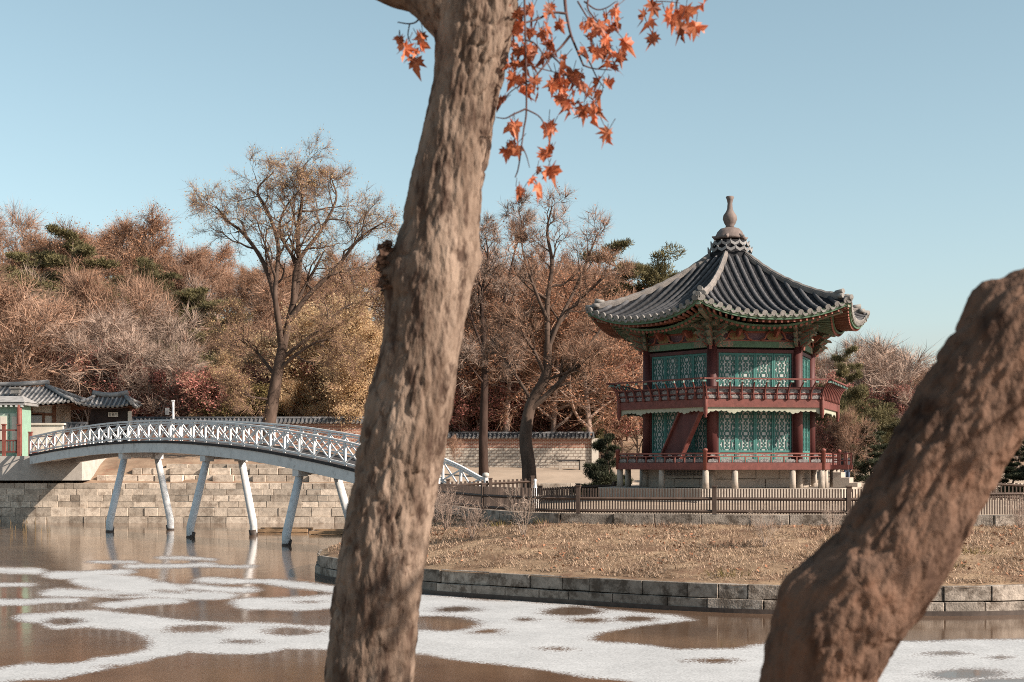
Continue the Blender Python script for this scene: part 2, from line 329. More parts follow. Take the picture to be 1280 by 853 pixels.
# frost on the pond ice: where the white lies
def frost_value(px, py):
    wx = px + 9 * snoise(px * .02, py * .06, 1, 3) ; wy = py + 2.2 * snoise(px * .02, py * .07, 1, 5)
    v = np.full(px.shape, -1.)
    def stroke(x0, y0, x1, y1, r):
        nonlocal v
        k = 5.0; ax, ay, bx, by = x0 / k, y0, x1 / k, y1; X, Y = wx / k, wy
        d2 = (bx-ax)**2 + (by-ay)**2 + 1e-9; t = np.clip(((X-ax)*(bx-ax) + (Y-ay)*(by-ay)) / d2, 0, 1)
        v = np.maximum(v, np.clip((r - np.hypot(X-ax-t*(bx-ax), Y-ay-t*(by-ay))) / 4.0, -1, 1))
    def poly(P):
        nonlocal v
        P = np.array(P, float) * (1 / 5., 1); X, Y = wx / 5, wy
        d, _, _ = segdist(P, X, Y); v = np.maximum(v, np.where(inside(P, X, Y), 1, -1) * np.clip(d / 4.0, 0, 1))
    def hole(x, y, a, b):
        nonlocal v
        e = (np.hypot((wx - x) / a, (wy - y) / b) - 1) * b / 4.0; v = np.minimum(v, np.clip(e, -1, 1))
    for s in [(120,702,165,703,1.2),(165,708,255,706,2.2),(90,718,150,715,3),(82,719,135,723,5),(130,726,190,736,8),(75,741,275,744,4.5),(140,757,205,751,4),(-30,713,45,714,3),(-60,731,25,731,2),(-60,754,85,751,3.2),
              (255,725,345,727,2.5),(340,727,420,738,3.5),(330,755,430,752,8),(240,733,300,737,3),(-60,852,60,837,8),(50,840,150,818,9),(120,825,215,806,9),(48,773,120,771,5),(110,776,190,785,12),(180,795,300,803,14),(180,790,460,799,14),
              (262,708,310,709,1.2),(200,697,260,699,1)]: stroke(*s)
    poly([(505,742),(620,751),(700,756),(770,763),(840,768),(866,776),(800,782),(745,792),(735,800),(850,812),(930,812),(962,804),(1010,792),(1090,797),(1140,803),(1240,800),(1500,798),(1500,900),(1060,900),(820,858),(740,846),(640,833),(500,815)])
    for h in [(245,787,40,5),(365,789,38,5),(80,777,27,4.5),(105,803,88,19),(60,816,70,14),(568,762,29,4),(714,764,38,5.5),(735,775,30,3.5),(795,774,30,4),(545,779,58,9.5),(610,790,20,3),(660,775,16,2.5),(890,826,30,3),(1000,822,22,3),(1180,818,26,3),(150,744,22,1.6),(210,740,16,1.4),(300,802,20,2.4),(150,833,22,2),(385,752,18,1.6),(330,735,14,1.2),(470,800,26,3),(700,812,18,2),(1250,822,18,2.5),(1208,843,52,6),(1270,852,60,5),(205,727,12,2)]: hole(*h)
    return v
def build_water():
    pxs = np.unique(np.r_[np.linspace(-900, -40, 20), np.arange(-40, 1330, 4.), np.linspace(1330, 2200, 20)])
    pys = np.unique(np.r_[np.arange(641, 690, 3.), np.arange(690, 862, 1.4), np.linspace(864, 1020, 12)])
    PX, PY = np.meshgrid(pxs, pys); D = F * CZ / (PY - HZ); X = (PX - 640) / F * D
    V = np.stack([X, D, np.zeros_like(X)], -1).reshape(-1, 3); ny, nx = X.shape
    i = np.arange(ny - 1)[:, None] * nx + np.arange(nx - 1)[None]
    b = MB(); b.add(V, np.stack([i + nx, i + nx + 1, i + 1, i], -1).reshape(-1, 4)); o = b.build('pond_water', MT['pond_ice']); tag(o, kind='structure')
    fv = np.full(PX.shape, -1.); k = PY > 690; fv[k] = frost_value(PX[k], PY[k])
    a = o.data.attributes.new('frost', 'FLOAT', 'POINT'); a.data.foreach_set('value', (fv.ravel() * .62 + .5).astype(np.float32))
build_water()

def build_island():
    xs = np.arange(-8, 33.5, .4); ys = np.arange(32.5, 79.5, .4); X, Y = np.meshgrid(xs, ys)
    ins = inside(OUTS, X, Y); d, bx, by = segdist(OUTS, X, Y)
    X2 = np.where(ins, X, bx); Y2 = np.where(ins, Y, by)
    cx, cy = OUTS.mean(0); ok = ins | (d < .6)
    Z = island_z(X2, Y2) + .05 * snoise(X2, Y2, .9) * ins
    ny, nx = X.shape; i = np.arange(ny - 1)[:, None] * nx + np.arange(nx - 1)[None]
    Fq = np.stack([i, i + 1, i + nx + 1, i + nx], -1).reshape(-1, 4); okf = ok.ravel()
    Fq = Fq[okf[Fq].all(1) & ins.ravel()[Fq].any(1)]
    V = np.stack([X2, Y2, Z], -1).reshape(-1, 3); cen = V[Fq].mean(1)
    inn = inside(INN, cen[:, 0], cen[:, 1])
    b = MB(); b.add(V, Fq[~inn], 0); b.f.append((Fq[inn], 1)); o = b.build('island_ground', [MT['dry_turf'], MT['sand']], smooth=True); tag(o, kind='structure')
build_island()
xs = np.unique(np.r_[np.linspace(-220, -48, 30), np.arange(-48, 60, 1.), np.linspace(60, 220, 28)])
def build_far():
    sv = np.unique(np.r_[.25, .6, 1, 1.6, 2.4, 3.2, 4, 5, 6, 7.5, 9, 11, 13, 15, 17, 19, np.arange(21, 85, 3.), np.linspace(90, 600, 12)])
    X, S = np.meshgrid(xs, sv); Y = np.interp(X, WALL[:, 0], WALL[:, 1]) + S; Z = far_z(X, Y) + np.where(S > 1, .12, 0) * snoise(X, Y, .4)
    V = np.stack([X, Y, Z], -1).reshape(-1, 3); ny, nx = X.shape; i = np.arange(ny - 1)[:, None] * nx + np.arange(nx - 1)[None]
    Fq = np.stack([i, i + 1, i + nx + 1, i + nx], -1).reshape(-1, 4); c = V[Fq].mean(1)
    sand = (c[:, 0] > -6) & (c[:, 1] < 103.5)
    b = MB(); b.add(V, Fq[~sand], 0); b.f.append((Fq[sand], 1)); o = b.build('wooded_hill_ground', [MT['litter'], MT['sand']], smooth=True); tag(o, kind='structure')
build_far()
grid_mesh('shore_ground', np.linspace(-30, 30, 60), np.linspace(-20, 14.5, 36), lambda X, Y: 1.95 - 2.4 * sstep(8.5, 14.5, Y), MT['litter'], amp=.08, nsc=.7)

# ------------------------------------------------------------------ stone walls
rng = np.random.default_rng(5); R5 = random.Random(5)
def course(mb, path, z0, z1, depth, lmin, lmax, inset=0., jit=.03, m=0, seed=0, gap=.011):
    rr = random.Random(seed); P = np.asarray(path, float); L = np.r_[0, np.cumsum(np.linalg.norm(np.diff(P, axis=0), axis=1))]
    s = 0.
    while s < L[-1] - .15:
        l = min(rr.uniform(lmin, lmax), L[-1] - s)
        a = np.array([np.interp(s + gap, L, P[:, k]) for k in (0, 1)]); e = np.array([np.interp(s + l - gap, L, P[:, k]) for k in (0, 1)])
        t = unit(e - a); n = np.array((t[1], -t[0])); j = rr.uniform(-jit, jit); dz = rr.uniform(-.012, .012)
        c = (a + e) / 2 - n * (inset + depth / 2 - j)
        w = np.linalg.norm(e - a); hx = (w / 2); q = .009
        ax = np.array([(t[0], t[1], 0), (-n[0], -n[1], 0), (0, 0, 1)])
        # block with a chamfered front face
        zc = (z0 + z1) / 2; h = (z1 - z0) / 2 - gap * .6 + dz; C = np.array((c[0], c[1], zc))
        v = []
        for (sx, sy, sz) in [(-1,1,-1),(1,1,-1),(1,1,1),(-1,1,1)]: v.append(C + np.array((sx*hx, sy*depth/2, sz*h)) @ ax)
        for (sx, sy, sz) in [(-1,-1,-1),(1,-1,-1),(1,-1,1),(-1,-1,1)]: v.append(C + np.array((sx*hx, -depth/2 + q, sz*h)) @ ax)
        for (sx, sy, sz) in [(-1,-1,-1),(1,-1,-1),(1,-1,1),(-1,-1,1)]: v.append(C + np.array((sx*(hx-q*rr.uniform(.8,2)), -depth/2 - rr.uniform(0,.006), sz*(h-q*rr.uniform(.8,1.6)))) @ ax)
        f = [(0,1,2,3)] + [(4+i, 4+(i+1) % 4, (i+1) % 4, i) for i in range(4)] + [(8+i, 8+(i+1) % 4, 4+(i+1) % 4, 4+i) for i in range(4)] + [(11,10,9,8)]
        mb.add(v, f, m); s += l
# island retaining wall (two courses)
iw = thing('stone_retaining_wall', (5, 35, 0), 'low two course grey stone retaining wall holding the grass bank of the island', 'stone wall')
k0 = 0
IWP = np.vstack([OUTS, OUTS[:1]])
b = MB(); course(b, IWP, -.4, .33, .5, .9, 1.6, -.06, .006, seed=1); b.build('lower_course', MT['stone_island'], iw)
b = MB(); course(b, IWP, .335, .70, .5, .7, 1.7, .0, .03, seed=2); b.build('upper_course', MT['stone_island'], iw)
b = MB(); p = IWP; n = len(p)
tq = np.gradient(p, axis=0); nn = np.stack([tq[:, 1], -tq[:, 0]], 1); nn /= np.linalg.norm(nn, axis=1)[:, None]; q = p + nn * .075
V = np.vstack([np.c_[q, np.full(n, -.3)], np.c_[q, np.full(n, .11)]]); i = np.arange(n - 1)
b.add(V, np.stack([i, i + 1, n + i + 1, n + i], 1)); b.build('waterline_stain', MT['wet_dark'], iw)
# fence kerb
FP = np.array([(-3.6,57.5),(-2.14,52.2),(-1.09,48.4),(0.2,45.6),(1.59,44.3),(6.33,43.3),(10.1,42.7),(14.65,42.7),(20,45)])
FPS = resample(catmull(FP, 200), .2)
kb = MB(); course(kb, FPS, 1.55, 2.06, .45, 1.1, 1.9, -.12, .03, seed=3)
tag(kb.build('stone_kerb', MT['stone_island']), 'row of long grey kerb stones under the brown picket fence on the island', 'kerb')
# far embankment
ew = thing('stone_embankment', (-15, 87, 0), 'tall pale coursed stone embankment along the far shore of the pond', 'stone wall')
WP = resample(WALL[:5], 1.0)
b = MB(); course(b, WP + (0, -.55), -.4, .38, 1.0, .9, 1.7, 0, .03, seed=11); b.build('footing_course', MT['stone_pale'], ew)
b = MB(); course(b, WP + (0, -.35), .39, .92, 1.0, .8, 1.3, 0, .04, seed=12); b.build('plinth_course', MT['stone_pale'], ew)
b = MB()
for k in range(4): course(b, WP + (0, .012 * k), .925 + k * .375, 1.297 + k * .375, .7, .5, 1.5, 0, .02, seed=20 + k)
b.build('wall_face', MT['stone_pale'], ew)
b = MB(); w2 = WP[(WP[:, 0] > -26.3) & (WP[:, 0] < -6)]
for q, (dy, z0, z1) in enumerate(((1.5, 2.4, 2.9), (2.4, 2.9, 3.35), (3.3, 3.3, 3.6))): course(b, w2[q * 2:] + (0, dy), z0, z1, 1.1, .5, 2.1, 0, .22, seed=31 + q, gap=.02)
b.build('upper_step', MT['stone_pale'], ew)
# abutment and platform of the bridge on the far shore
ab = MB(); ab.box((-34.2, 88.7, 3.33), (15.6, 2.8, 1.5)); ab.box((-34.2, 93.2, 3.30), (15.6, 6.2, 1.5))
tag(ab.build('bridge_abutment', MT['concrete']), 'plain pale concrete abutment carrying the far end of the white bridge', 'abutment')

# ------------------------------------------------------------------ fences
def picket_fence(name, path, z0, h, spacing, pw, posts, label, mats=('fence_brown', 'fence_brown'), rails=(.12, .62), post_h=.08, zf=None):
    P = resample(path, .05); L = np.r_[0, np.cumsum(np.linalg.norm(np.diff(P, axis=0), axis=1))]
    zz = (lambda x, y: z0) if zf is None else (lambda x, y: float(zf(np.array(x), np.array(y))))
    at = lambda s: np.array((np.interp(s, L, P[:, 0]), np.interp(s, L, P[:, 1])))
    m0 = at(L[-1] / 2); root = thing(name, (m0[0], m0[1], zz(*m0)), label, 'fence')
    b = MB(); s = 0
    while s < L[-1]:
        p = at(s); t = unit(at(min(s + .05, L[-1])) - at(max(s - .05, 0))); z = zz(*p)
        b.box((p[0], p[1], z + h / 2 + .02), (pw, .02, h), ((t[0], t[1], 0), (-t[1], t[0], 0), (0, 0, 1))); s += spacing
    for r in rails:
        Q = [at(s) for s in np.linspace(0, L[-1], max(2, int(L[-1] / .5)))]; b.tube([(*q, zz(*q) + r * h) for q in Q], .05, 4)
    b.build('picket_panel', MT[mats[0]], root)
    for s in posts:
        p = at(s * L[-1]); t = unit(at(min(s * L[-1] + .1, L[-1])) - at(max(s * L[-1] - .1, 0))); z = zz(*p); b = MB()
        A = ((t[0], t[1], 0), (-t[1], t[0], 0), (0, 0, 1))
        b.box((p[0], p[1], z + (h + post_h) / 2), (.13, .13, h + post_h), A); b.box((p[0], p[1], z + h + post_h + .02), (.17, .17, .04), A)
        b.build('post', MT[mats[1]], root)
    return root
L_ = np.r_[0, np.cumsum(np.linalg.norm(np.diff(FPS, axis=0), axis=1))]
def s_of_px(px):
    return L_[np.argmin(np.abs(FPS[:, 0] / FPS[:, 1] * F + 640 - px))]
e1 = s_of_px(1085); F1 = FPS[L_ <= e1]; F2 = FPS[L_ >= s_of_px(1195)]
picket_fence('picket_fence', F1, 2.06, .76, .085, .042, [s_of_px(p) / e1 for p in (518, 605, 722, 889, 1062)], 'brown picket fence in front of the pavilion on the island kerb')
picket_fence('picket_fence', F2, 2.06, .66, .085, .035, [s / (L_[-1] - s_of_px(1195)) for s in (s_of_px(1222) - s_of_px(1195), s_of_px(1330) - s_of_px(1195))], 'sunlit pale brown rail fence emerging from behind the thick leaning trunk', ('fence_brown', 'fence_lit'), rails=(.95,))
picket_fence('picket_fence', np.array([W(560, 0, 55.9)[:2], W(606, 0, 55.9)[:2], W(666, 0, 56.0)[:2]]), 2.1, 1.12, .17, .09, [0, .5, 1], 'short dark picket fence beside the island end of the white bridge', rails=(.2, .9), zf=island_z)
picket_fence('picket_fence', np.array([W(1190, 0, 60)[:2], W(1400, 0, 60)[:2]]), 2.1, .75, .16, .06, [0, .25, .5, .75, 1], 'dark fence behind the pale rail fence, in front of the evergreen shrubs', rails=(.2, .9), zf=island_z)
picket_fence('picket_fence', np.array([W(675, 0, 62)[:2], W(768, 0, 64)[:2]]), 2.1, .6, .13, .035, [0, .5, 1], 'thin low picket fence running from the leaning tree to the pavilion', rails=(.2, .9), zf=island_z)

# ------------------------------------------------------------------ bridge
PXB = np.array([37, 80, 137, 206, 275, 344, 440, 500, 543.]); PYB = np.array([567.5, 559.5, 552.5, 550.5, 555, 564.5, 585, 608, 630.])
iD = np.interp(PXB, [37, 605], [1 / 87., 1 / 53.]); BD = 1 / iD; BP = np.array([W(a, c, d) for a, c, d in zip(PXB, PYB, BD)])
BP[-1, 2] = 1.97; BC = resample(catmull(BP, 160), .3125)          # near deck edge
u_ = unit(np.array((BC[-1] - BC[0])[:2])); nB = np.array((-u_[1] * -1, -u_[0])); nB = np.array((u_[1], -u_[0]))
if nB[1] > 0: nB = -nB                                            # towards the camera
BW = 2.5
n3 = np.array((nB[0], nB[1], 0.))
br = thing('arched_footbridge', (BC[:, 0].mean(), BC[:, 1].mean(), 0), 'long white arched wooden footbridge with crossed railings over the pond', 'bridge')
def ribbon(mb, P, off0, off1, z0, z1):
    a, c = P - n3 * off0, P - n3 * off1; k = len(P); up = np.array((0, 0, 1.))
    V = np.vstack([a + up * z0, c + up * z0, c + up * z1, a + up * z1]); i = np.arange(k - 1)
    for q in range(4):
        r = (q + 1) % 4; mb.add(V, np.stack([q*k + i, r*k + i, r*k + i + 1, q*k + i + 1], 1)) if q == 0 else mb.f.append((np.stack([q*k + i, r*k + i, r*k + i + 1, q*k + i + 1], 1) + mb.n - 4 * k, 0))
    for e in (0, k - 1): mb.f.append((np.array([[e, k + e, 2*k + e, 3*k + e][::(1 if e == 0 else -1)]]) + mb.n - 4 * k, 0))
b = MB(); ribbon(b, BC, -.06, BW + .06, -.14, -.02); b.build('deck', MT['deck_dark'], br)
for q, o0 in enumerate((.0, BW - .22)):
    b = MB(); ribbon(b, BC, o0, o0 + .22, -.64, -.145); b.build('side_beam', MT['white_fascia'], br)
b = MB(); ribbon(b, BC, 1.0, 1.35, -.5, -.145); b.build('centre_beam', MT['white_fascia'], br)
for o0 in (.05, BW - .05):
    E = BC - n3 * o0; top = E + (0, 0, 1.02); low = E + (0, 0, .10); b = MB(); st = 4
    for i in range(0, len(E) - 1):
        b.bar(top[i], top[i + 1], .12, .09); b.bar(low[i], low[i + 1], .07, .08)
        b.bar(E[i] + (0, 0, .9), E[i + 1] + (0, 0, .9), .06, .05)
    for i in range(0, len(E) - st, st):
        j = i + st
        b.bar(low[i] + (0, 0, .03), E[j] + (0, 0, .89), .05, .06); b.bar(E[i] + (0, 0, .89), low[j] + (0, 0, .03), .045, .06)
    rl = b.build('railing', MT['white_paint'], br)
    pm = None
    for i in range(0, len(E), st):
        if pm is None:
            b = MB(); b.box((0, 0, .5), (.085, .085, 1.0)); pm = b.mesh('post', MT['white_paint'])
        o = bpy.data.objects.new('post', pm); COL.objects.link(o); o.parent = rl; o.location = [float(c) for c in E[i] - ORIG[br]]; o.rotation_euler.z = math.atan2(u_[1], u_[0])
    b = MB(); p = E[-1] + np.array((*u_, 0)) * .15; A = ((u_[0], u_[1], 0), (-u_[1], u_[0], 0), (0, 0, 1))
    b.box(p + (0, 0, .4), (.14, .14, 1.4), A, 0); b.lathe([(.02, 0), (.12, .02), (.14, .08), (.13, .16), (.06, .2)], p + (0, 0, 1.08), 10, 1)
    b.build('end_post', [MT['white_paint'], MT['concrete']], br)
for (px, d) in ((137, 75.3), (238, 69.6), (358, 62.8), (490, 57.6)):
    base = W(px, 0, d); base[2] = 0; far = base - n3 * 3.5
    i = np.argmin(np.abs(BC[:, 0] / BC[:, 1] * F + 640 - (px + 12))); tn = BC[i] - n3 * .3; tf = BC[i] - n3 * (BW - .3)
    zt = BC[i][2] - .66
    for bs, tp in ((base, tn), (far, tf)):
        b = MB(); b.tube([bs + (0, 0, -.5), bs + (0, 0, .5), np.array((tp[0], tp[1], zt - .15))], [.2, .2, .18], 12); pl = b.build('pillar', MT['white_paint'], br, smooth=True)
        d3 = unit(np.array((tp[0], tp[1], zt)) - bs)
        b = MB(); b.tube([bs + d3 * -.3, bs + d3 * .28], [.215, .21], 12); b.build('wet_footing', MT['wet_dark'], pl)
        b = MB(); b.box((tp[0], tp[1], zt - .05), (.5, .5, .48), A); b.build('capital', MT['white_fascia'], pl)
    b = MB(); b.bar(np.array((*tn[:2], zt - .02)), np.array((*tf[:2], zt - .02)), .26, .34); b.build('cross_beam', MT['white_fascia'], br)

# floating plank frames in the water under the bridge
def plank_frame(pxs, d, label):
    c = W(sum(pxs) / 2, 0, d); root = thing('floating_plank_frame', (c[0], c[1], 0), label, 'plank frame')
    x0, x1 = W(pxs[0], 0, d)[0], W(pxs[1], 0, d)[0]
    for y in (d - 1.0, d + 1.0):
        b = MB(); b.box(((x0 + x1) / 2, y, .10), (x1 - x0, .22, .16)); b.build('plank', MT['plank'], root)
    for x in (x0 + .15, (x0 + x1) / 2, x1 - .15):
        b = MB(); b.box((x, d, .07), (.16, 1.76, .14)); b.build('crosspiece', MT['plank_dark'], root)
plank_frame((322, 388), 75.5, 'dark floating timber frame lying in the water behind the second bridge pillar pair')
plank_frame((390, 470), 73.5, 'paler floating timber frame beside the dark one, near the island tip')
# reeds
rb = MB(); rr = random.Random(9)
for k in range(34):
    p = W(rr.uniform(-30, 75), 0, rr.uniform(70, 84)); h = rr.uniform(.3, 1.0); q = rr.uniform(-.1, .1)
    rb.tube([(p[0], p[1], -.1), (p[0] + q * .4, p[1], h * .6), (p[0] + q, p[1], h)], [.012, .011, .005], 3)
tag(rb.build('reeds', MT['leaf_tan']), 'thin dry reed stalks standing in the shaded water near the embankment', 'reeds', kind='stuff')

q = W(669, 0, 53); zq = float(island_z(np.array(q[0]), np.array(q[1]))); wp = thing('white_post', (q[0], q[1], zq), 'short white bottle shaped post standing alone behind the picket fence near the leaning tree', 'post')
b = MB(); b.lathe([(.13, 0), (.12, .55), (.10, .75), (.05, .95), (.045, 1.1), (.06, 1.16), (.02, 1.2)], (q[0], q[1], zq - .02), 10); b.build('shaft', MT['white_paint'], wp)
b = MB(); b.lathe([(.17, 0), (.17, .12), (.13, .14)], (q[0], q[1], zq - .03), 10); b.build('base', MT['granite'], wp)
# ------------------------------------------------------------------ hexagonal pavilion
PH0 = math.radians(-20); PZ = 2.60
pav = thing('hexagonal_pavilion', (PC[0], PC[1], PZ), 'two storey hexagonal pavilion with grey tiled roof, red balconies and teal lattice doors', 'pavilion')
def face(k):
    ps = PH0 + math.radians(30 + 60 * k); n = np.array((math.sin(ps), -math.cos(ps), 0)); t = np.array((math.cos(ps), math.sin(ps), 0)); return t, n
def FP3(k, lat, out, z):
    t, n = face(k); return np.array((PC[0], PC[1], 0)) + t * lat + n * out + np.array((0, 0, z))
def corner(k, r, z):
    a = PH0 + math.radians(60 * k); return np.array((PC[0] + r * math.sin(a), PC[1] - r * math.cos(a), z))
UP = np.array((0, 0, 1.)); C30 = math.cos(math.radians(30))
def obox(b, k, lat, out, z, sx, sy, sz, m=0):
    t, n = face(k); b.box(FP3(k, lat, out, z), (sx, sy, sz), (t, n, UP), m)
def hexring(b, r0, r1, z0, z1, m=0):
    for k in range(6):
        v = [corner(k, r0, z0), corner(k + 1, r0, z0), corner(k + 1, r1, z0), corner(k, r1, z0), corner(k, r0, z1), corner(k + 1, r0, z1), corner(k + 1, r1, z1), corner(k, r1, z1)]
        b.hexa(v, m)
RB, RD, RU = 3.7, 5.05, 4.95
def cable(k):      # faces seen: 5 (left), 0 (front), 1 (right)
    return k % 6
# stone base
b = MB(); hexring(b, .01, 5.9, 2.0, 2.595); b.build('stone_platform', MT['granite'], pav)
b = MB(); hexring(b, .01, 6.5, 1.9, 2.12); b.build('platform_step', MT['granite'], pav)
b = MB()
for k in range(6):
    t, n = face(k); a, c = FP3(k, -1.9, 3.25, 0), FP3(k, 1.9, 3.25, 0)
    for (z0, z1, sd) in ((2.6, 2.98, 1), (2.985, 3.36, 2)):
        course(b, np.array([a[:2], c[:2]]), z0, z1, .3, .8, 1.9, 0, .01, seed=70 + k * 3 + sd)
b.build('foundation_wall', MT['granite'], pav)
b = MB()
for k in (5, 0):
    for r in range(4): obox(b, k, .3 if k == 5 else 0, 3.31, 3.12 + r * .07, 2.6 if k == 5 else .02, .03, .022)
    for q in range(14): obox(b, 5, -.95 + q * .19, 3.31, 3.225, .02, .028, .2)
b.build('vent_lattice', MT['carve_white'], pav)
pts = []
for k in range(6):
    pts.append(corner(k, RD - .12, 0))
    for s in ((.25, .75) if k % 6 != 5 else (.5,)): pts.append(corner(k, RD - .14, 0) * (1 - s) + corner(k + 1, RD - .14, 0) * s)
    pts.append(corner(k, RB + .1, 0))
for p in pts:
    b = MB(); b.lathe([(.145, 2.58), (.13, 2.9), (.125, 3.36)], (p[0], p[1], 0), 8); b.build('stone_post', MT['granite'], pav)
# floors, columns, beams
b = MB(); hexring(b, .01, RD, 3.55, 3.62); b.build('lower_floor', MT['red_wood'], pav)
b = MB(); hexring(b, RD - .16, RD + .03, 3.36, 3.645); b.build('lower_floor_beam', MT['red_wood'], pav)
b = MB(); hexring(b, .01, RU, 6.05, 6.12); b.build('upper_floor', MT['maroon'], pav)
b = MB(); hexring(b, RU - .2, RU + .03, 5.90, 6.22); b.build('upper_floor_beam', MT['red_wood'], pav)
for k in range(6):
    p = corner(k, RB, 0); b = MB(); b.tube([(p[0], p[1], 3.5), (p[0], p[1], 6.0), (p[0], p[1], 8.65)], [.215, .21, .2], 14); b.build('column', MT['maroon'], pav, smooth=True)
b = MB(); hexring(b, .01, RB - .25, 3.6, 8.9); b.build('inner_wall', MT['black_wood'], pav)
# lattice doors (one master, copied)
PAT = ["#.#..#..#.#", "###.###.###", ".#.#...#.#.", ".#.#...#.#.", "###.###.###", "#.#..#..#.#", "..#.#.#.#..", "#.#..#..#.#", "###.#.#.###", ".#..#.#..#."]
HW = RB / 2 - .27; DW = HW * 2 / 4
def door_meshes(h, sill):
    w = DW - .015; fr = .062; f = MB()
    for sx in (-1, 1): f.box((sx * (w - fr) / 2, 0, h / 2), (fr, .07, h))
    zs = [(0, .09), (sill, sill + .075), (h - .085, h)]
    for z0, z1 in zs: f.box((0, 0, (z0 + z1) / 2), (w - 2 * fr - .004, .066, z1 - z0))
    c = MB(); c.box((0, .012, (.09 + sill) / 2), (w - 2 * fr, .03, sill - .092))
    p = MB(); p.box((0, .022, (sill + .075 + h - .085) / 2), (w - 2 * fr, .012, h - .16 - sill - .004))
    l = MB(); gw = w - 2 * fr; x0 = -gw / 2; z0 = sill + .075; gh = h - .16 - sill; cw = gw / 11; rows = int(round(gh / cw * .86)); chh = gh / rows
    for r in range(rows):
        line = PAT[(r + (10 - rows % 10) // 2) % 10]; c0 = None
        for q in range(12):
            solid = q < 11 and line[q] == '#'
            if solid and c0 is None: c0 = q
            if not solid and c0 is not None:
                l.box((x0 + (c0 + q) / 2 * cw, .004, z0 + (r + .5) * chh), ((q - c0) * cw, .02, chh)); c0 = None
    return (f.mesh('door_panel', MT['teal']), c.mesh('carved_panel', MT['carve_teal']), p.mesh('paper', MT['paper']), l.mesh('lattice', MT['teal_dark']))
for (zb, h, sill) in ((3.66, 2.18, .42), (6.16, 2.02, .42)):
    fm, cm, pm, lm = door_meshes(h, sill)
    for k in range(6):
        ps = PH0 + math.radians(30 + 60 * k)
        for q in range(4):
            o = bpy.data.objects.new('door_panel', fm); COL.objects.link(o); o.parent = pav
            P = FP3(k, (q - 1.5) * DW, RB * C30 - .02, zb) - ORIG[pav]; o.location = [float(c) for c in P]; o.rotation_euler.z = ps
            for nm, me in (('carved_panel', cm), ('paper', pm), ('lattice', lm)):
                s = bpy.data.objects.new(nm, me); COL.objects.link(s); s.parent = o
    b = MB()
    for k in range(6):
        obox(b, k, 0, RB * C30 - .02, zb + h + .075, RB - .36, .18, .14)
        for sx in (-1, 1): obox(b, k, sx * (HW + .055), RB * C30 - .02, zb + h / 2, .10, .13, h)
        obox(b, k, 0, RB * C30 - .02, zb - .015, RB - .36, .14, .05)
    b.build('door_frame', MT['maroon'], pav)
# lower balustrade (low) per face
def cloud(b, k, lat, out, z, w, h, th=.03):
    t, n = face(k); P = [(-w/2, -h/2), (w/2, -h/2), (w/2, h*.1), (w*.3, h*.35), (w*.12, h*.3), (0, h*.5), (-w*.12, h*.3), (-w*.3, h*.35), (-w/2, h*.1)]
    b.prism(P, FP3(k, lat, out, z), t, UP, th)
for k in range(6):
    b = MB(); c = MB(); o_ = RD * C30 - .03; half = RD / 2 - .06; n_ = 9
    obox(b, k, 0, o_, 4.02, half * 2, .07, .06); obox(b, k, 0, o_, 3.90, half * 2, .045, .04)
    for q in range(n_ + 1):
        x = -half + q * 2 * half / n_; obox(b, k, x, o_, 3.79, .05, .05, .27)
        if q < n_:
            xm = x + half / n_; cloud(c, k, xm, o_ + .012, 3.74, 2 * half / n_ - .14, .16); cloud(c, k, xm, o_, 3.955, .2, .07, .04)
    r = b.build('lower_balustrade', MT['red_bright'], pav); c.build('carved_panel', MT['carve_white'], r)
    p = corner(k, RD - .02, 0); b = MB(); b.lathe([(.085, 3.36), (.085, 4.12), (.11, 4.13), (.10, 4.2), (.02, 4.24)], (p[0], p[1], 0), 8); b.build('corner_post', MT['red_bright'], pav)
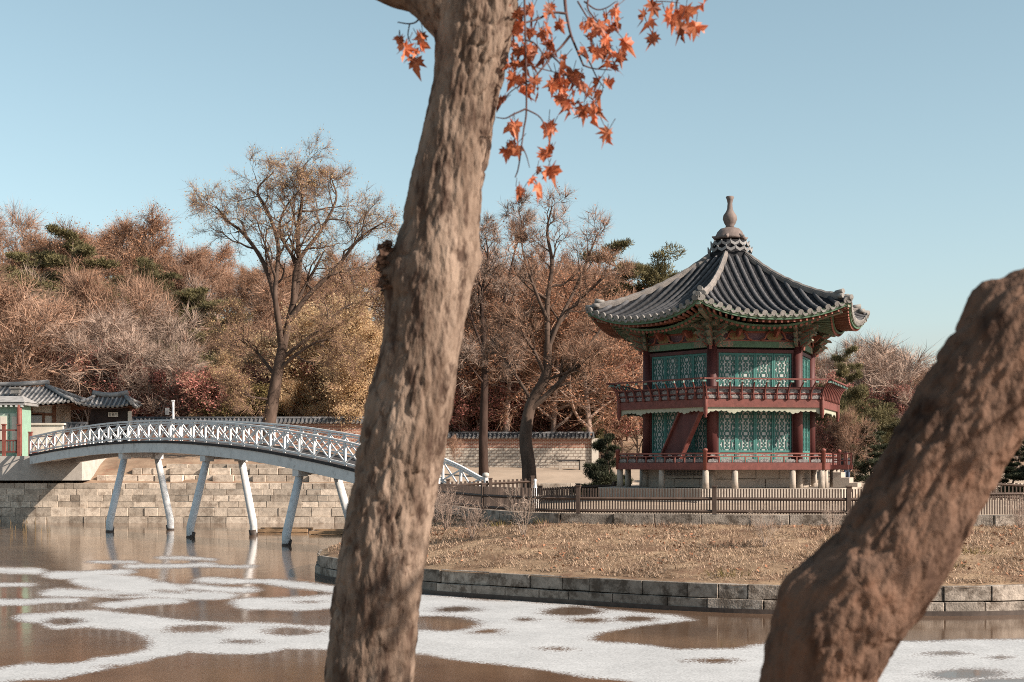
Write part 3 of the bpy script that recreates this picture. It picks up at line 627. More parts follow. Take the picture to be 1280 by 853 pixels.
# upper balcony: fringe, panels, curved balusters, hand rail
for k in range(6):
    o_ = RU * C30; half = RU / 2; t, n = face(k)
    P = [(-half - .02, .0)]; P0 = []
    nn_ = 22
    for q in range(nn_ * 4 + 1):
        x = -half + q * 2 * half / (nn_ * 4); u = abs(x) / half; sc = abs(math.sin(q / 4 * math.pi)) * .055
        env = .13 + .10 * max(0, 1 - abs(abs(x) - half * .52) / .35) + .12 * max(0, (u - .86) / .14)
        P0.append((x, -(env + sc)))
    b = MB(); V0 = [FP3(k, x, o_ - .05, 5.905) for x, y in P0]; V1 = [FP3(k, x, o_ - .05, 5.905 + y) for x, y in P0]; V2 = [v - n * .03 for v in V0]; V3 = [v - n * .03 for v in V1]
    K = len(P0); i = np.arange(K - 1); b.add(np.vstack([V0, V1, V3, V2]), np.vstack([np.stack([q*K + i, ((q+1) % 4)*K + i, ((q+1) % 4)*K + i + 1, q*K + i + 1], 1) for q in range(4)]))
    b.build('scalloped_fringe', MT['fringe'], pav)
    ro = lambda z: o_ + .02 + .05 * (z - 6.2) / .3 + (.26 * ((z - 6.5) / .52) ** 2 if z > 6.5 else 0)
    b = MB(); c = MB(); n_ = 10
    rz = lambda z: (ro(z) / C30) / 2
    b.bar(FP3(k, -rz(7.03) - .12, ro(7.03), 7.03), FP3(k, rz(7.03) + .12, ro(7.03), 7.03), .07, .06)
    b.bar(FP3(k, -rz(6.68), ro(6.68) - .02, 6.70), FP3(k, rz(6.68), ro(6.68) - .02, 6.70), .06, .05)
    b.bar(FP3(k, -half, o_, 6.46), FP3(k, half, o_, 6.46), .06, .05)
    for q in range(n_ + 1):
        f = -1 + 2 * q / n_
        pts_ = [FP3(k, f * rz(z) * .985, ro(z) + .035, z) for z in (6.22, 6.34, 6.5, 6.66, 6.82, 6.95, 7.02)]
        b.tube(pts_, [.055, .04, .04, .035, .032, .03, .03], 5); 
        obox(b, k, f * half * .985, o_ + .06, 6.29, .16, .06, .1)
    ba = b.build('upper_balustrade', MT['red_wood'], pav)
    for q in range(n_):
        f = -1 + (2 * q + 1) / n_
        cloud(c, k, f * half, o_ + .02, 6.335, 2 * half / n_ - .13, .17); cloud(c, k, f * half, o_ + .02, 6.575, 2 * half / n_ - .13, .17)
    c.build('carved_panel', MT['carve_white'], ba)
    d = MB(); obox(d, k, 0, o_ - .015, 6.45, half * 2 - .02, .03, .46); d.build('backing_board', MT['maroon'], ba)
    d = MB()
    for q in range(n_ + 1):
        f = -1 + 2 * q / n_; cloud(d, k, f * rz(6.97) * .985, ro(6.97) + .03, 6.955, .12, .11, .07)
    d.build('lotus_bracket', MT['carve_teal'], ba)
    p = corner(k, RU + .02, 0); b = MB(); b.lathe([(.02, 5.45), (.07, 5.5), (.05, 5.56), (.085, 5.62), (.085, 6.3), (.06, 6.36)], (p[0], p[1], 0), 8); b.build('hanging_post', MT['red_wood'], pav)
# outer staircase under the balcony on the shaded side
b = MB(); t, n = face(5)
s0, s1 = FP3(5, .15, 3.95, 3.64), FP3(5, 1.55, 3.95, 6.0)
for q, (w_, th, mm) in enumerate(((.95, .09, 0),)): b.bar(s0, s1, w_, th, up=n, m=0)
sd = unit(s1 - s0); sn = np.cross(n, sd)
b2 = MB()
for sg in (-1, 1):
    for of in (.03,): b2.bar(s0 + np.cross(sd, n) * .5 * sg + n * of, s1 + np.cross(sd, n) * .5 * sg + n * of, .06, .24, up=n)
st = b.build('staircase', MT['maroon'], pav)
b2.build('stringer', MT['red_wood'], st)
b = MB()
for q in range(9):
    c_ = s0 * (1 - (q + .5) / 9) + s1 * (q + .5) / 9 - n * .3; b.box(c_, (.3, .45, .04), (t, n, UP))
b.build('tread', MT['red_wood'], st)
# entablature
zE = 8.36
b = MB()
for k in range(6): obox(b, k, 0, RB * C30 + .02, 8.53, RB - .36, .22, .25)
b.build('head_beam', MT['dc_green'], pav)
b = MB()
for k in range(6):
    for sx in (-1, 1): obox(b, k, sx * (RB / 2 - .55), RB * C30 + .028, 8.53, .62, .215, .235)
b.build('painted_band', MT['dc_paint'], pav)
b = MB()
for k in range(6):
    obox(b, k, 0, RB * C30 - .03, 8.84, RB - .1, .06, .36)
b.build('frieze_panel', MT['dc_purple'], pav)
b = MB()
for k in range(6):
    obox(b, k, 0, RB * C30 + .03, 8.685, RB - .2, .2, .05)
    obox(b, k, 0, RB * C30 + .05, 9.04, RB + .15, .16, .07)
b.build('plate', MT['dc_red'], pav)
b = MB()
for k in range(6): obox(b, k, 0, RB * C30 + .05, 9.19, RB + .1, .2, .22)
b.build('eave_beam', MT['dc_green'], pav)
b = MB()
for k in range(6): b.tube([FP3(k, -RB / 2 - .5, RB * C30 + .2, 9.42), FP3(k, RB / 2 + .5, RB * C30 + .2, 9.42)], .15, 8)
b.build('purlin', MT['dc_paint'], pav)
# bracket clusters over the columns and carved brackets between them
TONG = [(0, -.06), (.22, -.1), (.42, -.02), (.56, .12), (.70, .10), (.64, .2), (.5, .25), (.3, .2), (.1, .22), (0, .22)]
for k in range(6):
    a = PH0 + math.radians(60 * k); rad = np.array((math.sin(a), -math.cos(a), 0)); tan = np.array((math.cos(a), math.sin(a), 0))
    c0 = corner(k, RB, 0); b = MB()
    for lvl, (z, s) in enumerate(((8.55, 1.0), (8.83, 1.25), (9.10, 1.5))):
        for da in (0, -60, 60):
            r2 = math.radians(da); dr = rad * math.cos(r2) + tan * math.sin(r2); tn2 = np.cross(UP, dr)
            b.prism([(x * s * (1 if da == 0 else .8), y) for x, y in TONG], c0 + UP * z + dr * .12, dr, UP, .12)
        b.box(c0 + UP * (z + .20) , (.42 + .12 * lvl, .42 + .12 * lvl, .09), (tan, rad, UP))
    br_ = b.build('bracket_cluster', MT['dc_paint'], pav)
    b = MB()
    for lvl, (z, s) in enumerate(((8.46, .9), (8.75, 1.1), (9.02, 1.38))):
        for da in (0, -60, 60):
            r2 = math.radians(da); dr = rad * math.cos(r2) + tan * math.sin(r2)
            b.bar(c0 + UP * z + dr * .2, c0 + UP * (z + .16) + dr * (.62 * s * (1 if da == 0 else .8)), .135, .05)
    b.bar(c0 + UP * 8.3 + rad * .3, c0 + UP * 9.25 + rad * .42, .1, .1)
    b.build('red_edging', MT['dc_red'], br_)
    for sx in (-.22, .22):
        b = MB(); lat = sx * RB * 1.0; o_ = RB * C30 + .06; t, n = face(k)
        b.prism([(-.24, 0), (.24, 0), (.36, .12), (.22, .34), (-.22, .34), (-.36, .12)], FP3(k, lat, o_, 8.71), t, UP, .1)
        g = b.build('painted_block', MT['dc_gold'], pav)
        b = MB()
        for s2 in (-1, 1):
            b.tube([FP3(k, lat + s2 * .62, o_ + .1, 8.70), FP3(k, lat + s2 * .45, o_ + .12, 8.78), FP3(k, lat + s2 * .38, o_ + .14, 8.95), FP3(k, lat + s2 * .25, o_ + .16, 9.1)], .045, 6)
        b.prism([(x * .8, y) for x, y in TONG], FP3(k, lat, o_ + .04, 8.92), n, UP, .1)
        b.build('carved_scroll', MT['dc_red'], g)
# roof
rh = np.array((.9, 2, 3, 4.2, 5.3, 6.0, 6.5)); zh = np.array((12.58, 11.83, 11.28, 10.76, 10.40, 10.26, 10.24)); zm = np.array((12.58, 11.72, 11.02, 10.36, 9.92, 9.71, 9.60))
rfine = np.linspace(.9, 6.5, 60); ZH = np.interp(rfine, rh, zh); ZM = np.interp(rfine, rh, zm)
ker = np.ones(7) / 7
def smooth(z):
    p = np.r_[2*z[0] - z[3:0:-1], z, 2*z[-1] - z[-2:-5:-1]]; return np.convolve(p, ker, 'valid')
ZH = smooth(smooth(ZH)); ZM = smooth(smooth(ZM))
def roofpt(k, r, tt, dz=0.):
    zc, zmid = np.interp(r, rfine, ZH), np.interp(r, rfine, ZM); r = r * .982
    out = r * C30 - .16 * (r / 6.5) ** 3 * (1 - abs(tt) ** 2.2)
    return FP3(k, tt * r / 2, out, zmid + (zc - zmid) * abs(tt) ** 2.4 + dz)
roofo = None
b = MB(); NU, NV = 26, 17
for k in range(6):
    rr_ = np.linspace(.9, 6.5, NU); tt = np.linspace(-1, 1, NV)
    V = np.array([[roofpt(k, r, q) for q in tt] for r in rr_]).reshape(-1, 3); V2 = np.array([[roofpt(k, r, q, -.16) for q in tt] for r in rr_]).reshape(-1, 3)
    i = (np.arange(NU - 1)[:, None] * NV + np.arange(NV - 1)[None]).reshape(-1); Q = np.stack([i, i + NV, i + NV + 1, i + 1], 1)
    b.add(V, Q); b.add(V2, Q[:, ::-1], 1)
    e = np.arange(NV - 1); b.add(np.vstack([V[-NV:], V2[-NV:]]), np.stack([e, NV + e, NV + e + 1, e + 1], 1), 1)
roofo = b.build('roof', [MT['tile_bed'], MT['soffit']], pav, smooth=False)
NR = 17; LAT = [(q - (NR - 1) / 2) * (6.5 / NR) for q in range(NR)]
for k in range(6):
    rolls = MB(); t, n = face(k)
    for L in LAT:
        r0 = max(2 * abs(L) + .12, .98); pts_ = []; rad_ = []
        ns = max(2, int((6.5 - r0) / .36)); rs = np.linspace(r0, 6.5, ns + 1)
        for q in range(ns):
            for f, w_ in ((0.02, .092), (.98, .078)):
                r = rs[q] + (rs[q + 1] - rs[q]) * (1 - f if False else f); pts_.append(roofpt(k, r, 2 * L / r, .035)); rad_.append(.078 if f < .5 else .094)
        if len(pts_) >= 2: rolls.tube(pts_, rad_, 8)
        e = roofpt(k, 6.5, 2 * L / 6.5, .03); rolls.tube([e - n * .02 - UP * .005, e + n * .05 - UP * .02], [.115, .115], 12, m=1)
    for q in range(NR + 1):                          # drooping concave tile ends between the rolls
        L = (q - NR / 2) * (6.5 / NR); L = max(-3.18, min(3.18, L)); e = roofpt(k, 6.5, 2 * L / 6.5, -.005) + n * .03
        w_ = .15; P = [(-w_, .06), (-w_ * .8, -.05), (-w_ * .4, -.135), (0, -.16), (w_ * .4, -.135), (w_ * .8, -.05), (w_, .06), (w_ * .6, -.03), (0, -.055), (-w_ * .6, -.03)]
        rolls.prism(P, e, t, UP, .03, m=1)
    rolls.build('roof_tiles', [MT['tile_roll'], MT['tile_end']], roofo)
for k in range(6):
    b = MB(); a = PH0 + math.radians(60 * k); rad = np.array((math.sin(a), -math.cos(a), 0)); tan = np.array((math.cos(a), math.sin(a), 0))
    rs = np.linspace(.95, 6.0, 22); pts_ = [corner(k, r * .982, np.interp(r, rfine, ZH)) for r in rs]
    prof = [(-.11, -.05), (-.125, .06), (-.105, .065), (-.11, .12), (-.09, .125), (-.08, .175), (0, .235), (.08, .175), (.09, .125), (.11, .12), (.105, .065), (.125, .06), (.11, -.05)]
    V = np.array([[p + tan * x + UP * (z + .04 * max(0, (r - 5.2)) + .015 * math.sin(i * 2.7)) for x, z in prof] for i, (p, r) in enumerate(zip(pts_, rs))]).reshape(-1, 3); m_ = len(prof)
    i = (np.arange(21)[:, None] * m_ + np.arange(m_ - 1)[None]).reshape(-1); b.add(V, np.stack([i, i + 1, i + m_ + 1, i + m_], 1))
    b.f.append((np.array([[b.n - m_ + q for q in range(m_)]]), 0))
    rd = b.build('hip_ridge', MT['lime'], roofo)
    b = MB(); e = pts_[-1] + UP * .06
    b.tube([e - rad * .25 + UP * .2, e + rad * .14 + UP * .24], [.09, .105], 10); b.tube([e + UP * .05 - rad * .1, e + rad * .12 + UP * .06], [.105, .105], 10)
    for q in (-1, 1): b.tube([e + tan * q * .17 + UP * .02, e + tan * q * .17 + rad * .25 + UP * .03], [.1, .1], 8)
    e2 = corner(k, 6.38, np.interp(6.5, rfine, ZH)); b.tube([e2 - rad * .7 + UP * .07, e2 + rad * .06 + UP * .05], [.11, .115], 10)
    b.build('ridge_end_tile', MT['tile_end'], rd)
# eave boards, flying rafters and rafters
for k in range(6):
    eb = MB(); t, n = face(k); q = np.linspace(-1, 1, 25)
    for (r, dz, w_, h_) in ((6.40, -.2, .1, .08), (5.55, -.42, .1, .08)):
        P = [roofpt(k, 6.5, s, 0) for s in q]; sc = r / 6.5
        P = [np.array((PC[0] + (p[0] - PC[0]) * sc, PC[1] + (p[1] - PC[1]) * sc, p[2] + dz)) for p in P]
        for i in range(24): eb.bar(P[i], P[i + 1], w_, h_)
    for s in np.linspace(-.96, .96, 24):
        p = roofpt(k, 6.5, s); c_ = np.array((PC[0], PC[1], 0)); pe = c_ + (p - c_) * np.array((.975, .975, 1)) - UP * .30
        pi = np.array((PC[0] + (p[0] - PC[0]) * .80, PC[1] + (p[1] - PC[1]) * .80, p[2] * .55 + 9.75 * .45 - .28))
        eb.bar(pi, pe, .075, .09, m=1); d_ = unit(pe - pi); eb.bar(pe, pe + d_ * .03, .08, .095, m=3)
        pe2 = np.array((PC[0] + (p[0] - PC[0]) * .845, PC[1] + (p[1] - PC[1]) * .845, p[2] - .50)); pw = np.array((PC[0] + (p[0] - PC[0]) * .5, PC[1] + (p[1] - PC[1]) * .5, 9.66))
        eb.tube([pw, pe2], .06, 6, m=2); d_ = unit(pe2 - pw); eb.tube([pe2, pe2 + d_ * .03], .066, 8, m=3)
    eb.build('eaves', [MT['dc_green'], MT['rafter'], MT['soffit'], MT['dc_red']], roofo)
b = MB()
for k in range(6):
    t, n = face(k); q = np.linspace(-1, 1, 17); A_ = [roofpt(k, 6.5, s, -.36) for s in q]; A_ = [np.array((PC[0] + (p[0] - PC[0]) * .86, PC[1] + (p[1] - PC[1]) * .86, p[2] - .02)) for p in A_]
    B_ = [np.array((PC[0] + (p[0] - PC[0]) * .52, PC[1] + (p[1] - PC[1]) * .52, 9.75)) for p in A_]; i = np.arange(16)
    b.add(np.vstack([A_, B_]), np.stack([i, i + 1, 17 + i + 1, 17 + i], 1))
b.build('soffit', MT['soffit'], roofo)
for k in range(6):
    a = PH0 + math.radians(60 * k); rad = np.array((math.sin(a), -math.cos(a), 0)); b = MB()
    b.bar(corner(k, 3.4, 9.4), corner(k, 5.9, 9.83), .2, .26); b.bar(corner(k, 5.2, 9.86), corner(k, 6.3, 10.0), .17, .2); b.build('corner_rafter', MT['dc_paint'], roofo)
# neck of tiles and stone finial
b = MB(); b.lathe([(.95, 12.5), (.9, 12.72), (.72, 12.8), (.7, 13.3), (.5, 13.32)], (PC[0], PC[1], 0), 6, ph=math.radians(-20) + math.pi / 2)
nk = b.build('tile_neck', MT['tile_bed'], roofo); b = MB()
for (r, z, cnt) in ((.93, 12.93, 15), (.80, 13.19, 13)):
    for q in range(cnt):
        a = q * 2 * math.pi / cnt; d_ = np.array((math.cos(a), math.sin(a), 0)); tn2 = np.array((-math.sin(a), math.cos(a), 0)); o_ = np.array((PC[0], PC[1], z)) + d_ * r
        P = [(-.22, .1), (-.18, -.08), (0, -.18), (.18, -.08), (.22, .1), (.14, .02), (0, -.05), (-.14, .02)]
        b.prism(P, o_, tn2, UP, .05)
b.build('neck_tile', MT['far_roll'], nk)
b = MB(); o_ = (PC[0], PC[1], 0)
b.lathe([(.64, 13.36), (.74, 13.42), (.66, 13.5), (.58, 13.68), (.42, 13.84), (.2, 13.9)], o_, 8, ph=.2)
for q in range(6):
    a = PH0 + math.pi / 2 * -1 + math.radians(60 * q); d_ = np.array((math.cos(a), math.sin(a), 0)); P0 = np.array((PC[0], PC[1], 13.42)); b.tube([P0 + d_ * .55 + UP * .05, P0 + d_ * .7 + UP * .0, P0 + d_ * .82 + UP * .06], [.12, .09, .02], 6)
b.lathe([(.2, 13.89), (.18, 13.97), (.25, 14.08), (.315, 14.26), (.29, 14.42), (.18, 14.58), (.125, 14.7), (.105, 14.95), (.135, 15.1), (.185, 15.22), (.15, 15.26)], o_, 12)
b.build('finial', MT['finial'], pav, smooth=False)
# stone steps and end rail at the right side
b = MB(); t, n = face(1)
for q in range(3): obox(b, 1, .2, 4.65 + .34 * q, 2.62 + (.62 - .22 * q) / 2, 1.5, .34, .62 - .22 * q)
b.build('entrance_steps', MT['granite'], pav)
for lat in (-.62, 1.0):
    b = MB()
    for q in range(3): obox(b, 1, lat, 4.5 + q * .28, 3.72, .07, .07, .72)
    obox(b, 1, lat, 4.78, 4.04, .06, .66, .06); obox(b, 1, lat, 4.78, 3.74, .05, .6, .05); obox(b, 1, lat, 4.78, 3.46, .1, .7, .2)
    b.build('stair_rail', MT['red_wood'], pav)
# ------------------------------------------------------------------ trees
class Tree:
    def __init__(s, seed): s.r = random.Random(seed); s.g = np.random.default_rng(seed); s.wood = MB(); s.P = []; s.D = []; s.S = []
    def tube(s, pts, radii, level):
        s.wood.tube(pts, radii, (9, 7, 5, 4, 3)[min(level, 4)], cap=False)
    def grow(s, p, d, L, r, level, prm, tube=True):
        rr = s.r; n = (7, 7, 6, 5, 4)[min(level, 4)]; pts = [np.array(p, float)]; d = unit(d); w = prm['wander'][min(level, len(prm['wander']) - 1)]; tr = prm['trop'][min(level, len(prm['trop']) - 1)]
        for i in range(n):
            d = unit(d + np.array((rr.gauss(0, w), rr.gauss(0, w), rr.gauss(0, w) + tr))); pts.append(pts[-1] + d * L / n)
        pts = np.array(pts); end = .25 if level < prm['levels'] else .35
        if level == 0: end = prm.get('topr', .25)
        rad = r * (1 - (1 - end) * np.linspace(0, 1, n + 1) ** .8); s.tube(pts, rad, level); s.children(pts, rad, L, level, prm)
    def children(s, pts, rad, L, level, prm):
        rr = s.r
        if level >= prm['levels']:
            s.P.append(pts); return
        if level >= prm['levels'] - 1: s.P.append(pts[len(pts) // 3:])
        nc = prm['n'][level]; f0 = prm['start'][min(level, len(prm['start']) - 1)]; k = len(pts) - 1; az = rr.uniform(0, 6.28)
        for c in range(nc):
            f = f0 + (1 - f0) * (c + rr.uniform(.1, .9)) / nc; x = f * k; i = min(int(x), k - 1); u = x - i; p = pts[i] * (1 - u) + pts[i + 1] * u; t = unit(pts[i + 1] - pts[i])
            az += 2.4 + rr.uniform(-.6, .6); an = math.radians(rr.uniform(*prm['angle'][min(level, len(prm['angle']) - 1)]))
            x1 = unit(np.cross(t, (0.3, 0.5, .8))); y1 = np.cross(t, x1); d = t * math.cos(an) + (x1 * math.cos(az) + y1 * math.sin(az)) * math.sin(an)
            l = L * prm['ratio'][min(level, len(prm['ratio']) - 1)] * (1.15 - .6 * (f - f0) / (1 - f0 + 1e-6)) * rr.uniform(.75, 1.2); r = np.interp(x, range(k + 1), rad) * rr.uniform(.5, .75)
            s.grow(p, d, l, max(r, prm.get('rmin', .012)), level + 1, prm)
    def crown(s, ntw, tl, tw, nleaf, ls, droop=0., leafspread=.12, zmin=None, leafpow=1.):
        g = s.g; tips = s.P; m = MB()
        per = max(1, ntw // max(1, len(tips))); B = []; D = []
        for p in tips:
            k = len(p) - 1; x = g.random(per) * k; i = np.minimum(x.astype(int), k - 1); u = (x - i)[:, None]; B.append(p[i] * (1 - u) + p[i + 1] * u); t = p[i + 1] - p[i]; D.append(t / (np.linalg.norm(t, axis=1)[:, None] + 1e-9))
        B = np.vstack(B); D = np.vstack(D); n = len(B)
        D = D * 1.0 + g.normal(0, .38, (n, 3)) + (0, 0, .2 - droop); D /= np.linalg.norm(D, axis=1)[:, None]
        l = tl * g.uniform(.5, 1.3, (n, 1)); M = B + D * l * .5 + g.normal(0, .05, (n, 3)) * l; T = B + D * l + g.normal(0, .12, (n, 3)) * l - np.array((0, 0, 1)) * droop * l * .6
        w = np.cross(D, g.normal(0, 1, (n, 3))); w /= np.linalg.norm(w, axis=1)[:, None] + 1e-9; w *= tw * g.uniform(.6, 1.2, (n, 1))
        V = np.concatenate([B - w, B + w, M + w * .7, M - w * .7, T], 1).reshape(-1, 3); i = np.arange(n) * 5
        m.add(V, np.stack([i, i + 1, i + 2, i + 3], 1)); m.f.append((np.stack([i + 3, i + 2, i + 4], 1), 0))
        # side twigs
        D2 = D + g.normal(0, .8, (n, 3)); D2 /= np.linalg.norm(D2, axis=1)[:, None]; T2 = M + D2 * l * .55; w2 = w * .6
        m.add(np.concatenate([M - w2, M + w2, T2], 1).reshape(-1, 3), np.arange(n * 3).reshape(-1, 3))
        if nleaf:
            j = g.integers(0, n, nleaf); u = g.random((nleaf, 1)); c = B[j] * (1 - u) + T[j] * u + g.normal(0, leafspread, (nleaf, 3))
            a = g.normal(0, 1, (nleaf, 3)); a /= np.linalg.norm(a, axis=1)[:, None]; bb = np.cross(a, g.normal(0, 1, (nleaf, 3))); bb /= np.linalg.norm(bb, axis=1)[:, None] + 1e-9
            sz = ls * g.uniform(.5, 1.3, (nleaf, 1)); a = a * sz; bb = bb * sz * .6
            m.add(np.concatenate([c - a, c + bb, c + a, c - bb], 1).reshape(-1, 3), np.arange(nleaf * 4).reshape(-1, 4), 1)
        return m
PRM_OAK = dict(levels=3, n=(9, 6, 5), start=(.22, .2, .2), angle=((35, 65), (30, 60), (30, 60)), ratio=(.55, .55, .55), wander=(.06, .14, .2, .2), trop=(.03, .06, .05, .03), rmin=.03)
PRM_BUSHY = dict(levels=3, n=(8, 6, 5), start=(.08, .15, .2), angle=((25, 50), (25, 55), (30, 60)), ratio=(.75, .6, .55), wander=(.08, .16, .2, .2), trop=(.02, .07, .06, .03), topr=.2, rmin=.03)
PRM_TALL = dict(levels=3, n=(11, 5, 5), start=(.35, .2, .2), angle=((25, 50), (30, 55), (30, 60)), ratio=(.38, .55, .6), wander=(.03, .12, .2, .2), trop=(.03, .08, .05, .03), rmin=.03)
PROTO = {}
def proto(key, seed, H, r, prm, ntw, tl, tw, nleaf, ls, mats, **kw):
    t = Tree(seed); L = H / 1.25; t.grow((0, 0, -.4), (t.r.uniform(-.06, .06), t.r.uniform(-.06, .06), 1), L, r, 0, prm); c = t.crown(ntw, tl, tw, nleaf, ls, **kw)
    h = max(v[:, 2].max() for v in c.v); w = np.percentile(np.hypot(*np.vstack(c.v)[:, :2].T), 95)
    PROTO[key] = (t.wood.mesh('trunk', MT[mats[0]], smooth=True), c.mesh('crown', [MT[mats[1]], MT[mats[2]]]), h, w)
for s in range(3): proto('bare%d' % s, 40 + s, 11, .22, (PRM_OAK, PRM_BUSHY, PRM_TALL)[s], 4800, 1.6, .017, 2500, .06, ('bark_tree', 'twig_brown', 'leaf_rust'))
for s in range(2): proto('grey%d' % s, 50 + s, 9, .15, PRM_BUSHY, 4800, 1.45, .016, 500, .06, ('bark_pale', 'twig_grey', 'leaf_rust'))
for s in range(2): proto('oak%d' % s, 60 + s, 12, .24, PRM_OAK, 5000, 1.3, .014, 9500, .065, ('bark_tree', 'twig_brown', 'leaf_orange'))
for s in range(2): proto('rust%d' % s, 64 + s, 12, .22, (PRM_TALL, PRM_OAK)[s], 5200, 1.25, .014, 14000, .065, ('bark_tree', 'twig_brown', 'leaf_rust'))
for s in range(2): proto('tan%d' % s, 70 + s, 8, .2, PRM_BUSHY, 6000, .9, .012, 34000, .065, ('bark_dark', 'twig_brown', 'leaf_straw'), droop=.35, leafspread=.2)
proto('wine0', 75, 5, .09, PRM_BUSHY, 6000, .7, .01, 16000, .07, ('bark_tree', 'twig_brown', 'leaf_wine'))
proto('olive0', 77, 6, .12, PRM_BUSHY, 5000, .6, .01, 34000, .07, ('bark_tree', 'twig_brown', 'leaf_olive'))
def pine_proto(key, seed, H, mt, spread=.42, start=.45, nl=15, tufts=900, per=34):
    t = Tree(seed); g = t.g; rr = t.r; n = 9; pts = [np.array((0, 0, -.4))]; d = np.array((rr.uniform(-.15, .15), rr.uniform(-.15, .15), 1.))
    for i in range(n): d = unit(d + np.array((rr.gauss(0, .12), rr.gauss(0, .12), .1))); pts.append(pts[-1] + d * H / n)
    pts = np.array(pts); rad = np.linspace(.2, .04, n + 1) * H / 11; t.tube(pts, rad, 0); C = []
    for q in range(nl):
        f = start + (1 - start) * (q + rr.random()) / nl; x = f * n; i = min(int(x), n - 1); p = pts[i] + (pts[i+1] - pts[i]) * (x - i); az = q * 2.4 + rr.uniform(-.5, .5)
        l = H * spread * (1.05 - .75 * (f - start) / (1 - start)) * rr.uniform(.6, 1.15); bp = [p]; dd = np.array((math.cos(az), math.sin(az), rr.uniform(-.05, .4)))
        for j in range(5): dd = unit(dd + np.array((rr.gauss(0, .15), rr.gauss(0, .15), rr.gauss(0, .1)))); bp.append(bp[-1] + dd * l / 5)
        bp = np.array(bp); t.tube(bp, np.linspace(.06, .02, 6), 2)
        for j in range(2, 6):
            for e in range(3):
                C.append((bp[j] + np.array((rr.gauss(0, .35), rr.gauss(0, .35), rr.uniform(-.05, .3))) * l * .3, l * rr.uniform(.13, .24)))
    C.append((pts[-1], H * .06)); m = MB()
    for c, R in C:
        k = max(40, int(per * 8 * (R / .6) ** 1.5)); o = g.normal(0, 1, (k, 3)); o /= np.linalg.norm(o, axis=1)[:, None]; o *= g.random((k, 1)) ** .4; o *= (R, R, R * .6); p = c + o
        dd = o / R * .8 + g.normal(0, .5, (k, 3)) + (0, 0, .5); dd /= np.linalg.norm(dd, axis=1)[:, None]; w = np.cross(dd, g.normal(0, 1, (k, 3))); w /= np.linalg.norm(w, axis=1)[:, None] + 1e-9
        l = g.uniform(.12, .26, (k, 1)); m.add(np.concatenate([p - w * .02, p + w * .02, p + dd * l + w * .008, p + dd * l - w * .008], 1).reshape(-1, 3), np.arange(k * 4).reshape(-1, 4))
    h = max(v[:, 2].max() for v in m.v); w = np.percentile(np.hypot(*np.vstack(m.v)[:, :2].T), 95)
    PROTO[key] = (t.wood.mesh('trunk', MT['bark_tree'], smooth=True), m.mesh('crown', MT[mt]), h, w)
pine_proto('pine0', 80, 11, 'needle'); pine_proto('pine1', 81, 9, 'needle', .5, .3, 18)
pine_proto('dark0', 82, 7, 'needle_dark', .5, .12, 24, per=50); pine_proto('dark1', 83, 4, 'needle_dark', .6, .1, 18, per=60)

RT = random.Random(77)
def plant(key, px, py_top, d, label, group=None, cat='tree', zf=far_z, name='tree', wide=1., rot=None, base=None):
    tr, cr, h, w = PROTO[key]; x = (px - 640) / F * d; z0 = float(zf(np.array(x), np.array(d))) if base is None else base; H = CZ - (py_top - HZ) / F * d - z0
    s = max(H, .6) / h; root = thing(name, (x, d, z0), label, cat, group); root.scale = (s * wide, s * wide, s); root.rotation_euler.z = RT.uniform(0, 6.28) if rot is None else rot
    for nm, me in (('trunk', tr), ('crown', cr)):
        o = bpy.data.objects.new(nm, me); COL.objects.link(o); o.parent = root
    return root
# skyline profile of the hill
PX = [-60, 0, 50, 100, 150, 200, 250, 300, 400, 480, 520, 560, 620, 700, 760, 830, 1000, 1040, 1090, 1140, 1170, 1250, 1340]
PY = [240, 246, 285, 262, 248, 278, 298, 310, 318, 305, 305, 300, 285, 300, 320, 360, 420, 418, 400, 418, 445, 490, 500]
x = -60
while x < 1340:
    if not (840 < x < 985):
        d = RT.uniform(128, 152); top = np.interp(x, PX, PY) + RT.uniform(-8, 26)
        left = x < 560
        key = RT.choice(['oak0', 'oak1', 'bare0', 'bare2', 'oak0']) if left else (RT.choice(['rust0', 'rust1', 'rust1', 'bare0']) if x < 850 else RT.choice(['bare0', 'bare1', 'grey0', 'bare2']))
        lab = {'o': 'orange leaved oak standing on the skyline of the wooded hill', 'b': 'bare brown tree standing on the skyline of the wooded hill', 'r': 'rust leaved tree on the slope behind the tiled boundary wall', 'g': 'bare greyish tree on the skyline beyond the pavilion'}[key[0]]
        plant(key, x, top, d, lab, 'trees on the hill skyline')
    x += RT.uniform(19, 32)
# middle belt
x = -60
while x < 1340:
    if not (850 < x < 980):
        d = RT.uniform(112, 126); top = np.interp(x, PX, PY) + RT.uniform(50, 110) * (1 if x < 560 else .55)
        key = RT.choice(['bare0', 'bare1', 'grey0', 'grey1', 'bare2', 'bare1']) if x < 520 else (RT.choice(['rust0', 'rust1', 'rust1', 'oak1']) if x < 850 else RT.choice(['grey0', 'grey1', 'bare1', 'tan0', 'grey0']))
        lab = {'b': 'bare brown tree in the middle belt of the wooded slope', 'g': 'bare pale twigged tree in the middle belt of the wooded slope', 'r': 'rust leaved tree in the middle belt behind the boundary wall', 'o': 'orange leaved oak in the middle belt of the wooded slope', 't': 'tan leaved tree in the middle belt beyond the pavilion'}[key[0]]
        plant(key, x, top, d, lab, 'trees in the middle belt of the slope')
    x += RT.uniform(17, 30)
